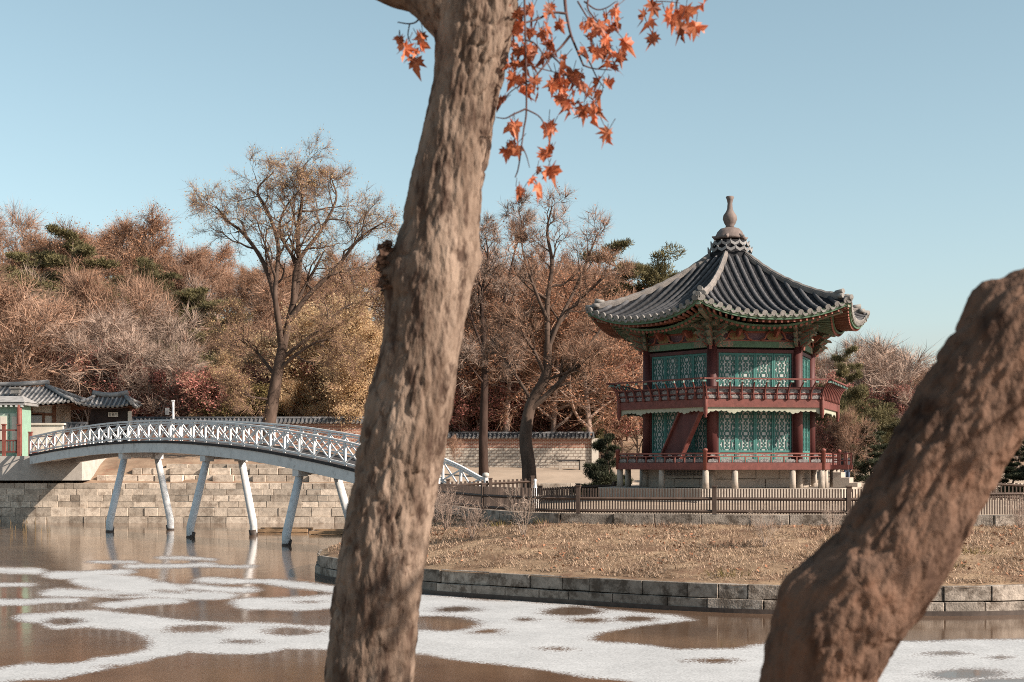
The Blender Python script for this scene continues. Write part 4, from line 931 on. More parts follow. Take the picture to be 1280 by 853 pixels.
# understorey behind the walls
x = -60
while x < 1340:
    if not (860 < x < 970):
        d = RT.uniform(106.5, 111); top = RT.uniform(415, 480) if x < 560 else RT.uniform(430, 490)
        key = RT.choice(['wine0', 'grey0', 'grey1', 'bare1', 'wine0']) if not (200 < x < 300) else 'wine0'
        if 560 < x < 780: key = RT.choice(['wine0', 'wine0', 'rust1', 'bare1'])
        lab = {'w': 'wine red leaved small tree at the foot of the wooded slope', 'g': 'small bare pale tree at the foot of the wooded slope', 'b': 'small bare brown tree at the foot of the wooded slope', 'r': 'small rust leaved tree at the foot of the slope behind the wall'}[key[0]]
        plant(key, x, top, d, lab, 'small trees at the foot of the slope')
    x += RT.uniform(14, 24)
# trees that can be told apart
G1 = 'slope pines'
for key, px, top, d, wd, lab in [
    ('pine1', 125, 288, 124, 1.0, 'dark green pine below the orange oaks near the top of the wooded hill'), ('pine0', 165, 316, 122, 1.0, 'dark pine just below the skyline, right beside another dark pine'), ('pine1', 205, 350, 118, 1.1, 'olive green pine on the slope between the dark pines and the great zelkova'), ('pine1', 240, 365, 116, 1.2, 'low olive pine touching the crown of the great zelkova'), ('pine1', 60, 305, 126, 1.2, 'small dark pine peeking through bare branches near the hall roof'),
    ('pine0', 806, 292, 111, .85, 'tall pine with layered crown rising behind the pavilion roof'), ('pine1', 850, 318, 113, .9, 'broad pine half hidden by the grey pavilion roof'),
    ('pine1', 1040, 432, 84, .6, 'pine showing beside the upper balcony of the pavilion'), ('dark0', 1090, 520, 80, 1.2, 'dark spreading pine behind the person by the pavilion steps'), ('pine1', 1112, 495, 88, 1.3, 'olive pine right of the pavilion above the dark spreading pine'),
    ('dark0', 1262, 545, 78, 1.3, 'dark evergreen behind the pale rail fence beside the thick trunk'), ('dark1', 1300, 556, 76, 1.3, 'low dark evergreen at the edge of the view behind the rail fence'),
    ('dark1', 764, 540, 74, .62, 'dark low pine beside the lower balcony of the pavilion'), ('dark1', 742, 572, 76, .9, 'rounded dark evergreen shrub near the end of the grey wall'), ('pine1', 750, 515, 106, .6, 'green pine bough tree at the end of the tiled boundary wall')]:
    plant(key, px, top, d, lab, cat='pine', name='pine_tree', wide=wd, zf=(island_z if d < 77 else far_z))
for key, px, top, d, wd, lab in [
    ('grey0', 145, 375, 106.5, 1.2, 'pale bare multi-stemmed tree behind the small tiled gate'), ('grey1', 190, 400, 106, 1.1, 'pale bare tree right of the small tiled gate'), ('bare1', 20, 330, 106, 1.3, 'large bare tree spreading over the roof of the tiled hall'), ('bare0', -30, 290, 107, 1.3, 'tall bare tree rising at the outer edge behind the hall'),
    ('tan0', 405, 362, 106, 1.25, 'golden tan leaved tree below the great zelkova beside the front trunk'), ('tan1', 440, 415, 105, 1.2, 'low golden tan tree above the bridge close to the front trunk'), ('tan1', 372, 452, 105, .9, 'small tan leafed tree over the far wall under the zelkova'), ('tan0', 290, 430, 107, 1.0, 'tan tree between the olive bush and the slope'), ('olive0', 285, 478, 105.5, 1.6, 'olive green bush above the tiled wall left of the zelkova trunk'),
    ('wine0', 255, 455, 105, 1.3, 'wine red bush above the tiled wall behind the lamp post'), ('tan0', 470, 395, 104, 1.1, 'tan tree mostly hidden by the front trunk'),
    ('oak1', 312, 322, 132, 1.2, 'orange oak filling the gap between the hill and the zelkova trunk'), ('bare0', 338, 335, 127, 1.2, 'bare brown tree directly behind the zelkova fork'), ('oak0', 360, 318, 136, 1.1, 'orange oak on the skyline seen through the zelkova limbs'),
    ('rust1', 740, 300, 104, 1.2, 'dense rust brown tree behind the leaning bare tree'), ('rust1', 690, 315, 106, 1.2, 'rust brown tree filling the gap behind the two bare trees'), ('rust0', 630, 320, 105, 1.2, 'rust brown tree behind the straight dark trunk'),
    ('grey0', 1095, 402, 111, 1.3, 'wide pale bare tree on the slope right of the pavilion'), ('grey1', 1150, 470, 96, 1.2, 'pale bare tree against the thick leaning trunk'), ('wine0', 1042, 520, 82, 1.0, 'dull red twiggy bush beside the lower balcony of the pavilion'), ('bare1', 1062, 500, 80, .7, 'dark small bare tree above the person by the steps'), ('bare1', 568, 540, 99, .6, 'small crooked bare tree in front of the grey brick wall')]:
    plant(key, px, top, d, lab, wide=wd)

# the great zelkova: limbs laid out one by one
def px_path(pts, d0, seed, amp):
    r = random.Random(seed); k = 0.; out = []
    for i, (a, c) in enumerate(pts): k = k + (r.uniform(-amp, amp) if i else 0); out.append(W(a, c, d0 + k))
    return catmull(np.array(out), 5 * len(pts))
def built_tree(name, label, trunk_px, d, r0, limbs, prm, crown, mats, base_z, amp=1.2, extra=None):
    t = Tree(hash(label) % 1000 if False else sum(map(ord, label)) % 997); tp = px_path(trunk_px, d, 1, .2); tp[0][2] = min(tp[0][2], base_z - .3)
    k = len(tp); rad = r0 * np.interp(np.linspace(0, 1, k), [0, .06, .2, 1], [1.35, 1.08, 1, .6]); t.tube(tp, rad, 0)
    for i, (pts, rl, L) in enumerate(limbs):
        L *= .68; P = px_path(pts, d, 10 + i, amp); R = rl * .82 * np.linspace(1, .2, len(P)); t.tube(P, R, 1); t.children(P, R, L, 1, prm)
    c = t.crown(*crown[:5], **(crown[5] if len(crown) > 5 else {}))
    root = thing(name, (tp[0][0], d, base_z), label, 'tree'); t.wood.build('trunk', MT[mats[0]], root, smooth=True); c.build('crown', [MT[mats[1]], MT[mats[2]]], root)
    return root
PRM_Z = dict(levels=4, n=(0, 9, 5, 4), start=(.2, .25, .2, .2), angle=((30, 60), (30, 65), (30, 60), (30, 60)), ratio=(.5, .5, .62, .6), wander=(.1, .2, .26, .28), trop=(.03, .05, .04, .02))
built_tree('zelkova_tree', 'great bare zelkova towering over the bridge with dark branching limbs', [(327, 612), (330, 575), (336, 530), (346, 470), (354, 430)], 92, .52, [
    ([(350, 450), (362, 400), (374, 340), (372, 290), (378, 245), (372, 212)], .34, 11), ([(352, 440), (345, 380), (330, 330), (304, 292), (282, 275), (270, 258)], .26, 9), ([(362, 400), (385, 370), (420, 335), (450, 298), (484, 275)], .25, 9),
    ([(366, 380), (372, 330), (400, 290), (420, 250), (415, 225)], .22, 8), ([(352, 430), (344, 370), (348, 310), (335, 265), (322, 238), (342, 215)], .24, 9), ([(344, 470), (320, 440), (296, 420), (275, 385)], .16, 6), ([(346, 465), (375, 440), (410, 425), (450, 445)], .17, 6),
    ([(350, 450), (395, 415), (440, 380), (478, 390)], .17, 6), ([(340, 500), (310, 495), (285, 480)], .12, 4), ([(372, 330), (350, 290), (360, 255), (392, 222)], .16, 7)], PRM_Z, (30000, .7, .007, 22000, .05, dict(leafspread=.14)), ('bark_mid', 'twig_brown', 'leaf_tan'), 2.6)
PRM_Y = dict(levels=4, n=(0, 9, 5, 4), start=(.2, .2, .2, .2), angle=((30, 60), (30, 60), (30, 60), (30, 60)), ratio=(.5, .4, .55, .55), wander=(.1, .16, .22, .24), trop=(.03, .09, .08, .05))
built_tree('bare_tree', 'bare leaning tree with a curved grey trunk between the front trunk and the pavilion', [(662, 622), (661, 585), (657, 545), (664, 505), (682, 470), (685, 430)], 70, .35, [
    ([(685, 435), (684, 380), (690, 330), (684, 290), (690, 258)], .2, 7), ([(663, 512), (690, 488), (720, 455), (745, 420), (765, 395)], .2, 6), ([(684, 440), (700, 400), (722, 355), (740, 310), (748, 290)], .15, 6), ([(682, 470), (668, 440), (650, 415), (628, 405)], .13, 5),
    ([(684, 400), (668, 360), (655, 320), (650, 285)], .13, 6), ([(686, 420), (720, 380), (752, 350), (770, 335)], .12, 5), ([(676, 478), (715, 462), (745, 440)], .09, 4), ([(664, 500), (645, 470), (625, 440), (612, 420)], .12, 5)], PRM_Y, (11000, .6, .007, 1800, .05), ('bark_mid', 'twig_brown', 'leaf_rust'), 2.3, .8)
built_tree('bare_tree', 'straight dark trunked bare tree beside the front trunk and before the grey wall', [(605, 600), (604, 560), (605, 510), (606, 460), (604, 410)], 90, .3, [
    ([(604, 415), (602, 370), (610, 325), (606, 290)], .17, 7), ([(605, 450), (622, 410), (632, 370), (642, 320), (652, 285), (648, 262)], .14, 7), ([(605, 440), (590, 400), (578, 360), (570, 320)], .13, 6), ([(605, 470), (625, 450), (640, 430)], .1, 4), ([(605, 480), (585, 455), (570, 440)], .1, 4)], PRM_Y, (12000, .7, .012, 800, .07), ('bark_dark', 'twig_grey', 'leaf_rust'), 2.9, 1.0)
nb = MB(); c = W(652, 297, 90); g_ = np.random.default_rng(3); o = g_.normal(0, 1, (500, 3)); o /= np.linalg.norm(o, axis=1)[:, None]; o *= (.34, .34, .26); tt = np.cross(o, g_.normal(0, 1, (500, 3))); tt /= np.linalg.norm(tt, axis=1)[:, None]
nb.add(np.concatenate([c + o - tt * .3, c + o * 1.12, c + o + tt * .3], 1).reshape(-1, 3), np.arange(1500).reshape(-1, 3)); nb.lathe([(.05, -.22), (.24, -.1), (.28, .05), (.15, .15)], c, 8)
tag(nb.build('bird_nest', MT['bark_dark']), 'dark round twig nest of a magpie high in the bare straight tree', 'bird nest')

# bare shrubs on the island bank
def shrub_proto(key, seed, H, n, mt):
    t = Tree(seed); prm = dict(levels=2, n=(5, 4), start=(.3, .3), angle=((20, 45), (20, 50)), ratio=(.5, .5), wander=(.1, .15, .2), trop=(.04, .03, .02), rmin=.004)
    for q in range(n):
        a = q * 2.4; s = t.r.uniform(.15, .75); t.grow((0, 0, -.05), (math.cos(a) * s, math.sin(a) * s, 1), H * t.r.uniform(.6, 1), .012, 0, prm)
    c = t.crown(260, .22, .004, 0, .1); PROTO[key] = (t.wood.mesh('stem', MT[mt]), c.mesh('twigs', [MT[mt], MT[mt]]), H, 1)
shrub_proto('shrub0', 5, 1.5, 9, 'bark_pale'); shrub_proto('shrub1', 6, 1.3, 14, 'twig_grey')
for key, px, pyb, d, s, lab in [('shrub0', 655, 654, 42.5, 1.0, 'bare whitish shrub spreading in front of the fence below the leaning tree'), ('shrub1', 558, 655, 46, 1.0, 'bare brown shrub against the front trunk on the grass bank'), ('shrub1', 590, 668, 43, .85, 'small bare brown shrub in the grass just right of the front trunk'), ('shrub0', 955, 692, 39, .75, 'thin bare shrub standing alone on the grass bank below the pavilion'), ('shrub0', 1040, 660, 41.5, .55, 'thin bare shrub at the edge of the thick leaning trunk'), ('shrub1', 1276, 655, 42, .7, 'dry pale shrub growing by the rail fence at the picture edge'), ('shrub1', 545, 640, 50, .9, 'dry twiggy shrub half hidden behind the front trunk')]:
    st, tw, h, w = PROTO[key]; x = (px - 640) / F * d; z = float(island_z(np.array(x), np.array(d))); r = thing('bare_shrub', (x, d, z), lab, 'shrub'); r.scale = (s, s, s); r.rotation_euler.z = RT.uniform(0, 6)
    for nm, me in (('stem', st), ('foliage', tw)):
        o = bpy.data.objects.new(nm, me); COL.objects.link(o); o.parent = r

# dry grass on the bank
g = np.random.default_rng(12); N_ = 420000
X = g.uniform(-7, 22, N_); Y = g.uniform(33.8, 60, N_); k = inside(OUTS, X, Y) & ~inside(INN, X, Y); X, Y = X[k], Y[k]; dd, _, _ = segdist(OUTS, X, Y); k = dd > .35; X, Y = X[k], Y[k]
dn = snoise(X, Y, .8, 2); k = g.random(len(X)) < .78 + .7 * dn; X, Y = X[k], Y[k]; Z = island_z(X, Y); n = len(X)
a = g.uniform(0, 6.28, n); ln = g.uniform(.05, .165, n) * (1 + .9 * np.clip(snoise(X, Y, 1.7, 4), -.5, 1)); lean = g.uniform(.5, 1.55, n)
P = np.stack([X, Y, Z - .01], 1); dv = np.stack([np.cos(a) * np.sin(lean), np.sin(a) * np.sin(lean), np.cos(lean)], 1) * ln[:, None]; wv = np.stack([-np.sin(a), np.cos(a), np.zeros(n)], 1) * .013
gb = MB(); gb.add(np.concatenate([P - wv, P + wv, P + dv], 1).reshape(-1, 3), np.arange(3 * n).reshape(-1, 3))
tag(gb.build('dry_grass', MT['dry_grass']), 'dry straw coloured winter grass covering the sloping island bank', 'grass', kind='stuff')

kk = g.choice(len(X), 1600, replace=False); kk = kk[snoise(X[kk], Y[kk], .6, 9) > -.05]; P = P[kk] + (0, 0, .05); a = g.normal(0, 1, (len(kk), 3)) * (1, 1, .5); a /= np.linalg.norm(a, axis=1)[:, None]; c = np.cross(a, g.normal(0, .5, (len(kk), 3)) + (0, 0, 1)); c /= np.linalg.norm(c, axis=1)[:, None]
lb = MB(); lb.add(np.concatenate([P - a * .06, P + c * .035, P + a * .06, P - c * .035], 1).reshape(-1, 3), np.arange(4 * len(kk)).reshape(-1, 4))
tag(lb.build('fallen_leaves', MT['leaf_fallen']), 'curled brown fallen leaves scattered over the dry grass of the island bank', 'fallen leaves', kind='stuff')

tk = g.choice(len(X), 45, replace=False); tb = MB()
for c in tk:
    m_ = 70; o = g.normal(0, .13, (m_, 2)); p = np.stack([X[c] + o[:, 0] * 1.8, Y[c] + o[:, 1], np.full(m_, Z[c] - .02)], 1); l = g.uniform(.1, .32, (m_, 1)); d_ = np.concatenate([o * 3 + g.normal(0, .3, (m_, 2)), np.ones((m_, 1))], 1); d_ /= np.linalg.norm(d_, axis=1)[:, None]; w_ = np.cross(d_, g.normal(0, 1, (m_, 3))); w_ /= np.linalg.norm(w_, axis=1)[:, None]
    tb.add(np.concatenate([p - w_ * .011, p + w_ * .011, p + d_ * l], 1).reshape(-1, 3), np.arange(3 * m_).reshape(-1, 3), 0 if g.random() < .7 else 1)
tag(tb.build('grass_tufts', [MT['twig_brown'], MT['leaf_olive']]), 'scattered taller grass tufts, brown and dull green, on the island bank', 'grass tufts', kind='stuff')
# ------------------------------------------------------------------ buildings and walls on the far shore
def tiled_wall(name, a, c, z0, z1, th, label, brick='brick_red', lower=None, split=.6):
    a = np.array(a, float); c = np.array(c, float); L = np.linalg.norm(c - a); t = (c - a) / L; root = thing(name, ((a[0]+c[0])/2, (a[1]+c[1])/2, z0), label, 'wall'); ang = math.atan2(t[1], t[0]); n = np.array((t[1], -t[0]))
    def slab(nm, zz0, zz1, m, d=th, extra=0):
        b = MB(); b.box((0, 0, (zz0 + zz1) / 2 - z0), (L + extra, d, zz1 - zz0)); o = b.build(nm, MT[m]); o.parent = root; o.rotation_euler.z = ang; ORIG[o] = ORIG[root]; return o
    zs = z0 + (z1 - z0) * split
    if lower: slab('lower_wall', z0 - .3, zs, lower); slab('upper_band', zs + .002, z1, brick, th - .04)
    else: slab('brick_wall', z0 - .3, z1, brick)
    b = MB(); e = MB(); k = int(L / .30); prof = [(-th/2 - .22, .0), (-th/2 - .2, .06), (0, .36), (th/2 + .2, .06), (th/2 + .22, .0)]
    V0 = [(-L/2 - .1, y, z1 - z0 + z) for y, z in prof]; V1 = [(L/2 + .1, y, z1 - z0 + z) for y, z in prof]; b.add(V0 + V1, [(i, i + 1, 6 + i, 5 + i) for i in range(4)] + [(4, 0, 5, 9)]); b.f.append((np.array([[4, 3, 2, 1, 0]]), 0)); b.f.append((np.array([[5, 6, 7, 8, 9]]), 0))
    b.tube([(-L/2 - .1, 0, z1 - z0 + .4), (L/2 + .1, 0, z1 - z0 + .4)], .10, 8)
    for i in range(k + 1):
        x = -L/2 + i * L / k
        for s in (-1, 1): b.tube([(x, s * .08, z1 - z0 + .36), (x, s * (th/2 + .24), z1 - z0 + .07)], .065, 6)
        e.tube([(x, -(th/2 + .2), z1 - z0 + .06), (x, -(th/2 + .28), z1 - z0 + .045)], .085, 8)
    cp = b.build('tile_coping', MT['far_tile']); cp.parent = root; cp.rotation_euler.z = ang; ORIG[cp] = ORIG[root]
    eo = e.build('tile_end', MT['tile_end']); eo.parent = cp; ORIG[eo] = ORIG[root]; return root
P2 = lambda px, d: W(px, 0, d)[:2]
tiled_wall('boundary_wall', P2(166, 101), P2(505, 101), 4.4, 6.45, .5, 'long red brick boundary wall with a tile coping right of the small gate', 'brick_red')
rw = tiled_wall('boundary_wall', P2(535, 104), P2(741, 104), 3.25, 5.45, .55, 'pale grey stone wall with red brick band and tile coping ending near the pavilion', 'brick_red', 'brick_grey', .68)
tiled_wall('boundary_wall', P2(78, 96.5), P2(108, 96.5), 4.3, 5.95, .45, 'short orange brick wall with tile coping between the hall and the small gate', 'brick_red')
b = MB(); q = P2(741, 103.9); b.box((q[0] + .15, q[1], 4.2), (.5, .75, 2.5)); o = b.build('wall_end_pier', MT['plaster']); o.location = (0, 0, 0)
V_ = np.array([v.co for v in o.data.vertices]); o.data.vertices.foreach_set('co', (V_ - ORIG[rw]).astype(np.float32).ravel()); o.parent = rw

def hanok_roof(root, name, cx, cy, hw, hd, ridge, z0, z1, spacing=.33, lift=.25, rot=0.):
    """hip-and-gable style roof: eave rectangle hw x hd, ridge half length, eave z0, ridge z1, in the thing's own axes"""
    b = MB(); r = MB(); e = MB(); O = ORIG[root]; ca, sa = math.cos(rot), math.sin(rot)
    T = lambda x, y, z: np.array((cx + x * ca - y * sa, cy + x * sa + y * ca, z))
    def zc(u, ex): return z0 + (z1 - z0) * (u ** 1.25) + lift * (1 - u) * ex ** 3
    NU, NV = 9, 17
    for s in (-1, 1):
        V = []
        for i in range(NU):
            u = i / (NU - 1)
            for j in range(NV):
                f = -1 + 2 * j / (NV - 1); V.append(T(f * (hw + (ridge - hw) * u), s * hd * (1 - u), zc(u, abs(f))))
        i_ = (np.arange(NU - 1)[:, None] * NV + np.arange(NV - 1)[None]).reshape(-1); b.add(V, np.stack([i_, i_ + 1, i_ + NV + 1, i_ + NV], 1)); b.add(np.array(V) - (0, 0, .14), np.stack([i_, i_ + 1, i_ + NV + 1, i_ + NV], 1), 1)
        n = int(2 * hw / spacing)
        for q in range(n + 1):
            x = -hw + q * 2 * hw / n; umax = 1. if abs(x) <= ridge else (hw - abs(x)) / (hw - ridge); P = []
            for u in np.linspace(0, max(umax, .03), 6): w_ = hw + (ridge - hw) * u; P.append(T(x, s * hd * (1 - u), zc(u, min(1, abs(x) / w_)) + .03))
            r.tube(P, .075, 6); d_ = unit(P[0] - P[1]); r.tube([P[0], P[0] + d_ * .05], .10, 8, m=1)
    for s in (-1, 1):
        V = []
        for i in range(NU):
            u = i / (NU - 1)
            for j in range(NV):
                f = -1 + 2 * j / (NV - 1); V.append(T(s * (hw + (ridge - hw) * u), f * hd * (1 - u), zc(u, abs(f)) if u < 1 else z1))
        i_ = (np.arange(NU - 1)[:, None] * NV + np.arange(NV - 1)[None]).reshape(-1); b.add(V, np.stack([i_, i_ + 1, i_ + NV + 1, i_ + NV], 1)); b.add(np.array(V) - (0, 0, .14), np.stack([i_, i_ + 1, i_ + NV + 1, i_ + NV], 1), 1)
        n = int(2 * hd / spacing)
        for q in range(1, n):
            y = -hd + q * 2 * hd / n; um = 1 - abs(y) / hd; P = [T(s * (hw + (ridge - hw) * u), y, zc(u, min(1, abs(y) / max(hd * (1 - u), .01))) + .03) for u in np.linspace(0, max(um, .03), 6)]; r.tube(P, .075, 6); d_ = unit(P[0] - P[1]); r.tube([P[0], P[0] + d_ * .05], .10, 8, m=1)
    ro = b.build(name, [MT['far_tile'], MT['timber']], root); r.build('roof_tiles', [MT['far_roll'], MT['tile_end']], ro)
    g = MB(); g.tube([T(-ridge - .15, 0, z1 + .34), T(-ridge * .5, 0, z1 + .2), T(0, 0, z1 + .16), T(ridge * .5, 0, z1 + .2), T(ridge + .15, 0, z1 + .34)], .17, 8)
    for sx in (-1, 1):
        for sy in (-1, 1): g.tube([T(sx * ridge, sy * .1, z1 + .1), T(sx * (ridge * .4 + hw * .6), sy * hd * .6, zc(.4, 1) + .12), T(sx * hw * .985, sy * hd * .985, zc(.02, 1) + .14)], .12, 6)
    g.build('ridge', MT['far_roll'], ro); return ro
# main hall
hx, hy = W(10, 0, 99)[:2]
hall = thing('tiled_hall', (hx, hy, 4.3), 'long traditional hall with grey tiled roof and white plaster walls below the wood', 'building')
hanok_roof(hall, 'roof', hx - 1.0, hy, 6.6, 3.4, 3.7, 7.55, 8.95)
b = MB(); b.box((hx - 1, hy, 5.9), (9.6, 3.6, 3.6)); b.build('plaster_wall', MT['plaster'], hall)
for x in np.linspace(-5.8, 3.8, 7):
    b = MB(); b.box((hx + x, hy - 1.83, 5.9), (.22, .16, 3.6)); b.build('timber_post', MT['timber'], hall)
for x in (.9, 2.5):
    b = MB(); b.box((hx + x + .1, hy - 1.84, 6.5), (1.1, .1, 1.2)); wn_ = b.build('window', MT['timber'], hall); b = MB(); b.box((hx + x + .1, hy - 1.9, 6.5), (.8, .04, .95)); b.build('pane', MT['paper'], wn_)
b = MB(); b.box((hx - 1, hy - 1.85, 6.98), (9.7, .14, .16)); b.box((hx - 1, hy - 1.85, 5.5), (9.7, .13, .14)); b.build('timber_beam', MT['timber'], hall)
b = MB(); 
vx, vz = W(18, 490, 96.9)[0], W(18, 490, 96.9)[2]
b.box((vx, 97.2, vz + .05), (.55, .5, .32)); b.box((vx, 97.2, vz + .27), (.75, .65, .1)); b.build('roof_vent', MT['tile_end'], hall)
# jade side pavilion in front
jx, jy = W(6, 0, 92.5)[:2]
jp = thing('jade_gate_pavilion', (jx, jy, 4.1), 'small pale green walled gate house with red posts at the far end of the bridge', 'gate house')
b = MB(); 
for z0, w_, d_ in ((7.42, 4.1, 2.6), (7.52, 4.0, 2.5)): b.box((jx - .3, jy, z0), (w_, d_, .10))
b.hexa([(jx - 2.35, jy - 1.35, 7.57), (jx + 1.75, jy - 1.35, 7.57), (jx + 1.75, jy + 1.35, 7.57), (jx - 2.35, jy + 1.35, 7.57), (jx - 2.2, jy - .2, 8.0), (jx + 1.2, jy - .2, 8.0), (jx + 1.2, jy + .2, 8.0), (jx - 2.2, jy + .2, 8.0)]); b.build('roof', MT['far_roll'], jp)
b = MB(); b.box((jx - .3, jy + .1, 5.7), (3.3, 1.9, 3.3)); b.build('wall', MT['jade'], jp)
for x in (-1.35, -.55, .25, 1.0):
    b = MB(); b.box((jx + x, jy - .9, 5.6), (.62, .08, 2.5)); d_ = b.build('door_panel', MT['jade_pale'], jp); b = MB(); b.box((jx + x, jy - .945, 5.9), (.4, .03, 1.5)); b.build('door_pane', MT['plaster'], d_)
b = MB()
for q in range(12): b.box((jx - 2.2 + q * .34, jy - 1.2, 7.3), (.14, .2, .12))
b.build('eave_block', MT['paper'], jp)
for x in (-1.85, 1.35):
    b = MB(); b.tube([(jx + x, jy - 1.15, 4.0), (jx + x, jy - 1.15, 7.4)], .16, 10); b.build('red_post', MT['red_bright'], jp)
def red_fence(px0, px1, d, z0, h, label, n):
    a, c = P2(px0, d), P2(px1, d); root = thing('red_railing', ((a[0] + c[0]) / 2, d, z0), label, 'railing'); b = MB()
    for f in (.15, .55, .92): b.bar((*a, z0 + h * f), (*c, z0 + h * f), .08, .09)
    for q in range(n * 5): x = a[0] + (c[0] - a[0]) * q / (n * 5); b.bar((x, d, z0 + .12 * h), (x, d, z0 + .55 * h), .05, .05)
    b.build('rail', MT['red_wood'], root)
    for q in range(n + 1):
        x = a[0] + (c[0] - a[0]) * q / n; b = MB(); b.box((x, d, z0 + h * .55), (.2, .2, h * 1.1)); b.box((x, d, z0 + h * 1.12), (.26, .26, .07)); b.build('post', MT['red_bright'], root)
red_fence(-14, 24, 88.3, 4.08, 1.75, 'red timber railing in front of the jade gate house on the abutment', 2)
red_fence(38, 68, 90.5, 4.1, 1.35, 'red timber railing at the head of the bridge before the white plaster wall', 1)
b = MB(); q = W(55, 0, 95)
b.box((q[0], 95, 5.2), (2.6, .3, 2.0)); b.box((q[0], 95, 6.26), (2.8, .5, .12)); tag(b.build('plaster_wall', MT['plaster']), 'low white plaster wall below the hall at the head of the bridge', 'wall')
# small tiled gate with a name board
gx, gy = W(138, 0, 97.5)[:2]
gt = thing('tiled_gate', (gx, gy, 4.3), 'small dark gate with upturned tiled roof and a white name board above the bridge', 'gate')
hanok_roof(gt, 'roof', gx, gy, 1.75, 1.15, 1.05, 7.45, 8.15, .3, .22)
b = MB(); b.box((gx, gy, 6.9), (2.5, .5, 1.0)); b.box((gx - 1.15, gy, 5.6), (.3, .6, 2.9)); b.box((gx + 1.05, gy, 5.6), (.3, .6, 2.9)); b.build('frame', MT['black_wood'], gt)
b = MB(); b.box((gx, gy + .12, 5.6), (2.0, .12, 2.6)); b.build('door', MT['black_wood'], gt)
b = MB(); pq = W(141.5, 518.5, 97.1); b.box(pq, (.66, .05, .30)); pl = b.build('name_board', MT['plaster'], gt)
b = MB()
def stroke(b, c, pts): 
    for a, e in pts: b.bar(c + np.array((a[0], -.035, a[1])), c + np.array((e[0], -.035, e[1])), .02, .018, up=(0, 1, 0))
for i, gl in enumerate(([((-.07,.08),(.07,.08)),((0,.1),(0,-.1)),((-.07,-.02),(.07,-.02)),((-.06,-.1),(.06,-.1)),((-.05,.04),(-.05,-.06))], [((-.07,.06),(.07,.06)),((-.06,0),(.06,0)),((0,.1),(-.06,-.1)),((0,0),(.07,-.1)),((-.02,-.05),(.04,-.05))], [((-.07,.09),(-.07,-.1)),((.07,.09),(.07,-.1)),((-.07,.09),(-.01,.09)),((.01,.09),(.07,.09)),((-.07,.03),(-.02,.03)),((.02,.03),(.07,.03))])):
    stroke(b, np.array(pq) + ((i - 1) * .2, 0, 0), gl)
b.build('characters', MT['black_wood'], pl)
b = MB(); b.box((gx + 1.42, gy - .3, 5.9), (.22, .25, 2.6)); b.build('pale_post', MT['plaster'], gt)
# lamp post
lx, ly, _ = W(216.5, 0, 100.5); lp = thing('lamp_post', (lx, ly, 4.4), 'white lamp post with a small box lamp in front of the wood', 'lamp post')
b = MB(); b.tube([(lx, ly, 4.2), (lx, ly, 8.0)], .085, 10); b.box((lx, ly, 8.05), (.2, .2, .1)); b.build('pole', MT['white_paint'], lp)
b = MB(); b.bar((lx, ly, 7.2), (lx - .42, ly, 7.4), .06, .06); b.box((lx - .42, ly, 7.3), (.26, .26, .5)); b.build('lamp_head', MT['steel'], lp)
b = MB(); b.box((lx + .0, ly - .12, 6.6), (.22, .1, .35)); b.build('control_box', MT['steel'], lp)
# stone bench before the grey wall
bx, by, _ = W(713, 0, 98); bz = 3.2; bn = thing('stone_bench', (bx, by, bz), 'low dark topped stone bench in front of the end of the grey wall', 'bench')
b = MB(); b.box((bx, by, bz + .62), (1.8, .5, .13)); b.build('seat', MT['deck_dark'], bn)
for s in (-.7, .7): b = MB(); b.box((bx + s, by, bz + .27), (.22, .42, .56)); b.build('leg', MT['granite'], bn)
b = MB(); q = W(728, 0, 98); b.box((q[0], 97.6, bz + .3), (.35, .35, .75)); b.box((q[0], 97.6, bz + .7), (.45, .45, .08)); tag(b.build('stone_marker', MT['granite']), 'short square stone marker standing beside the stone bench', 'stone marker')

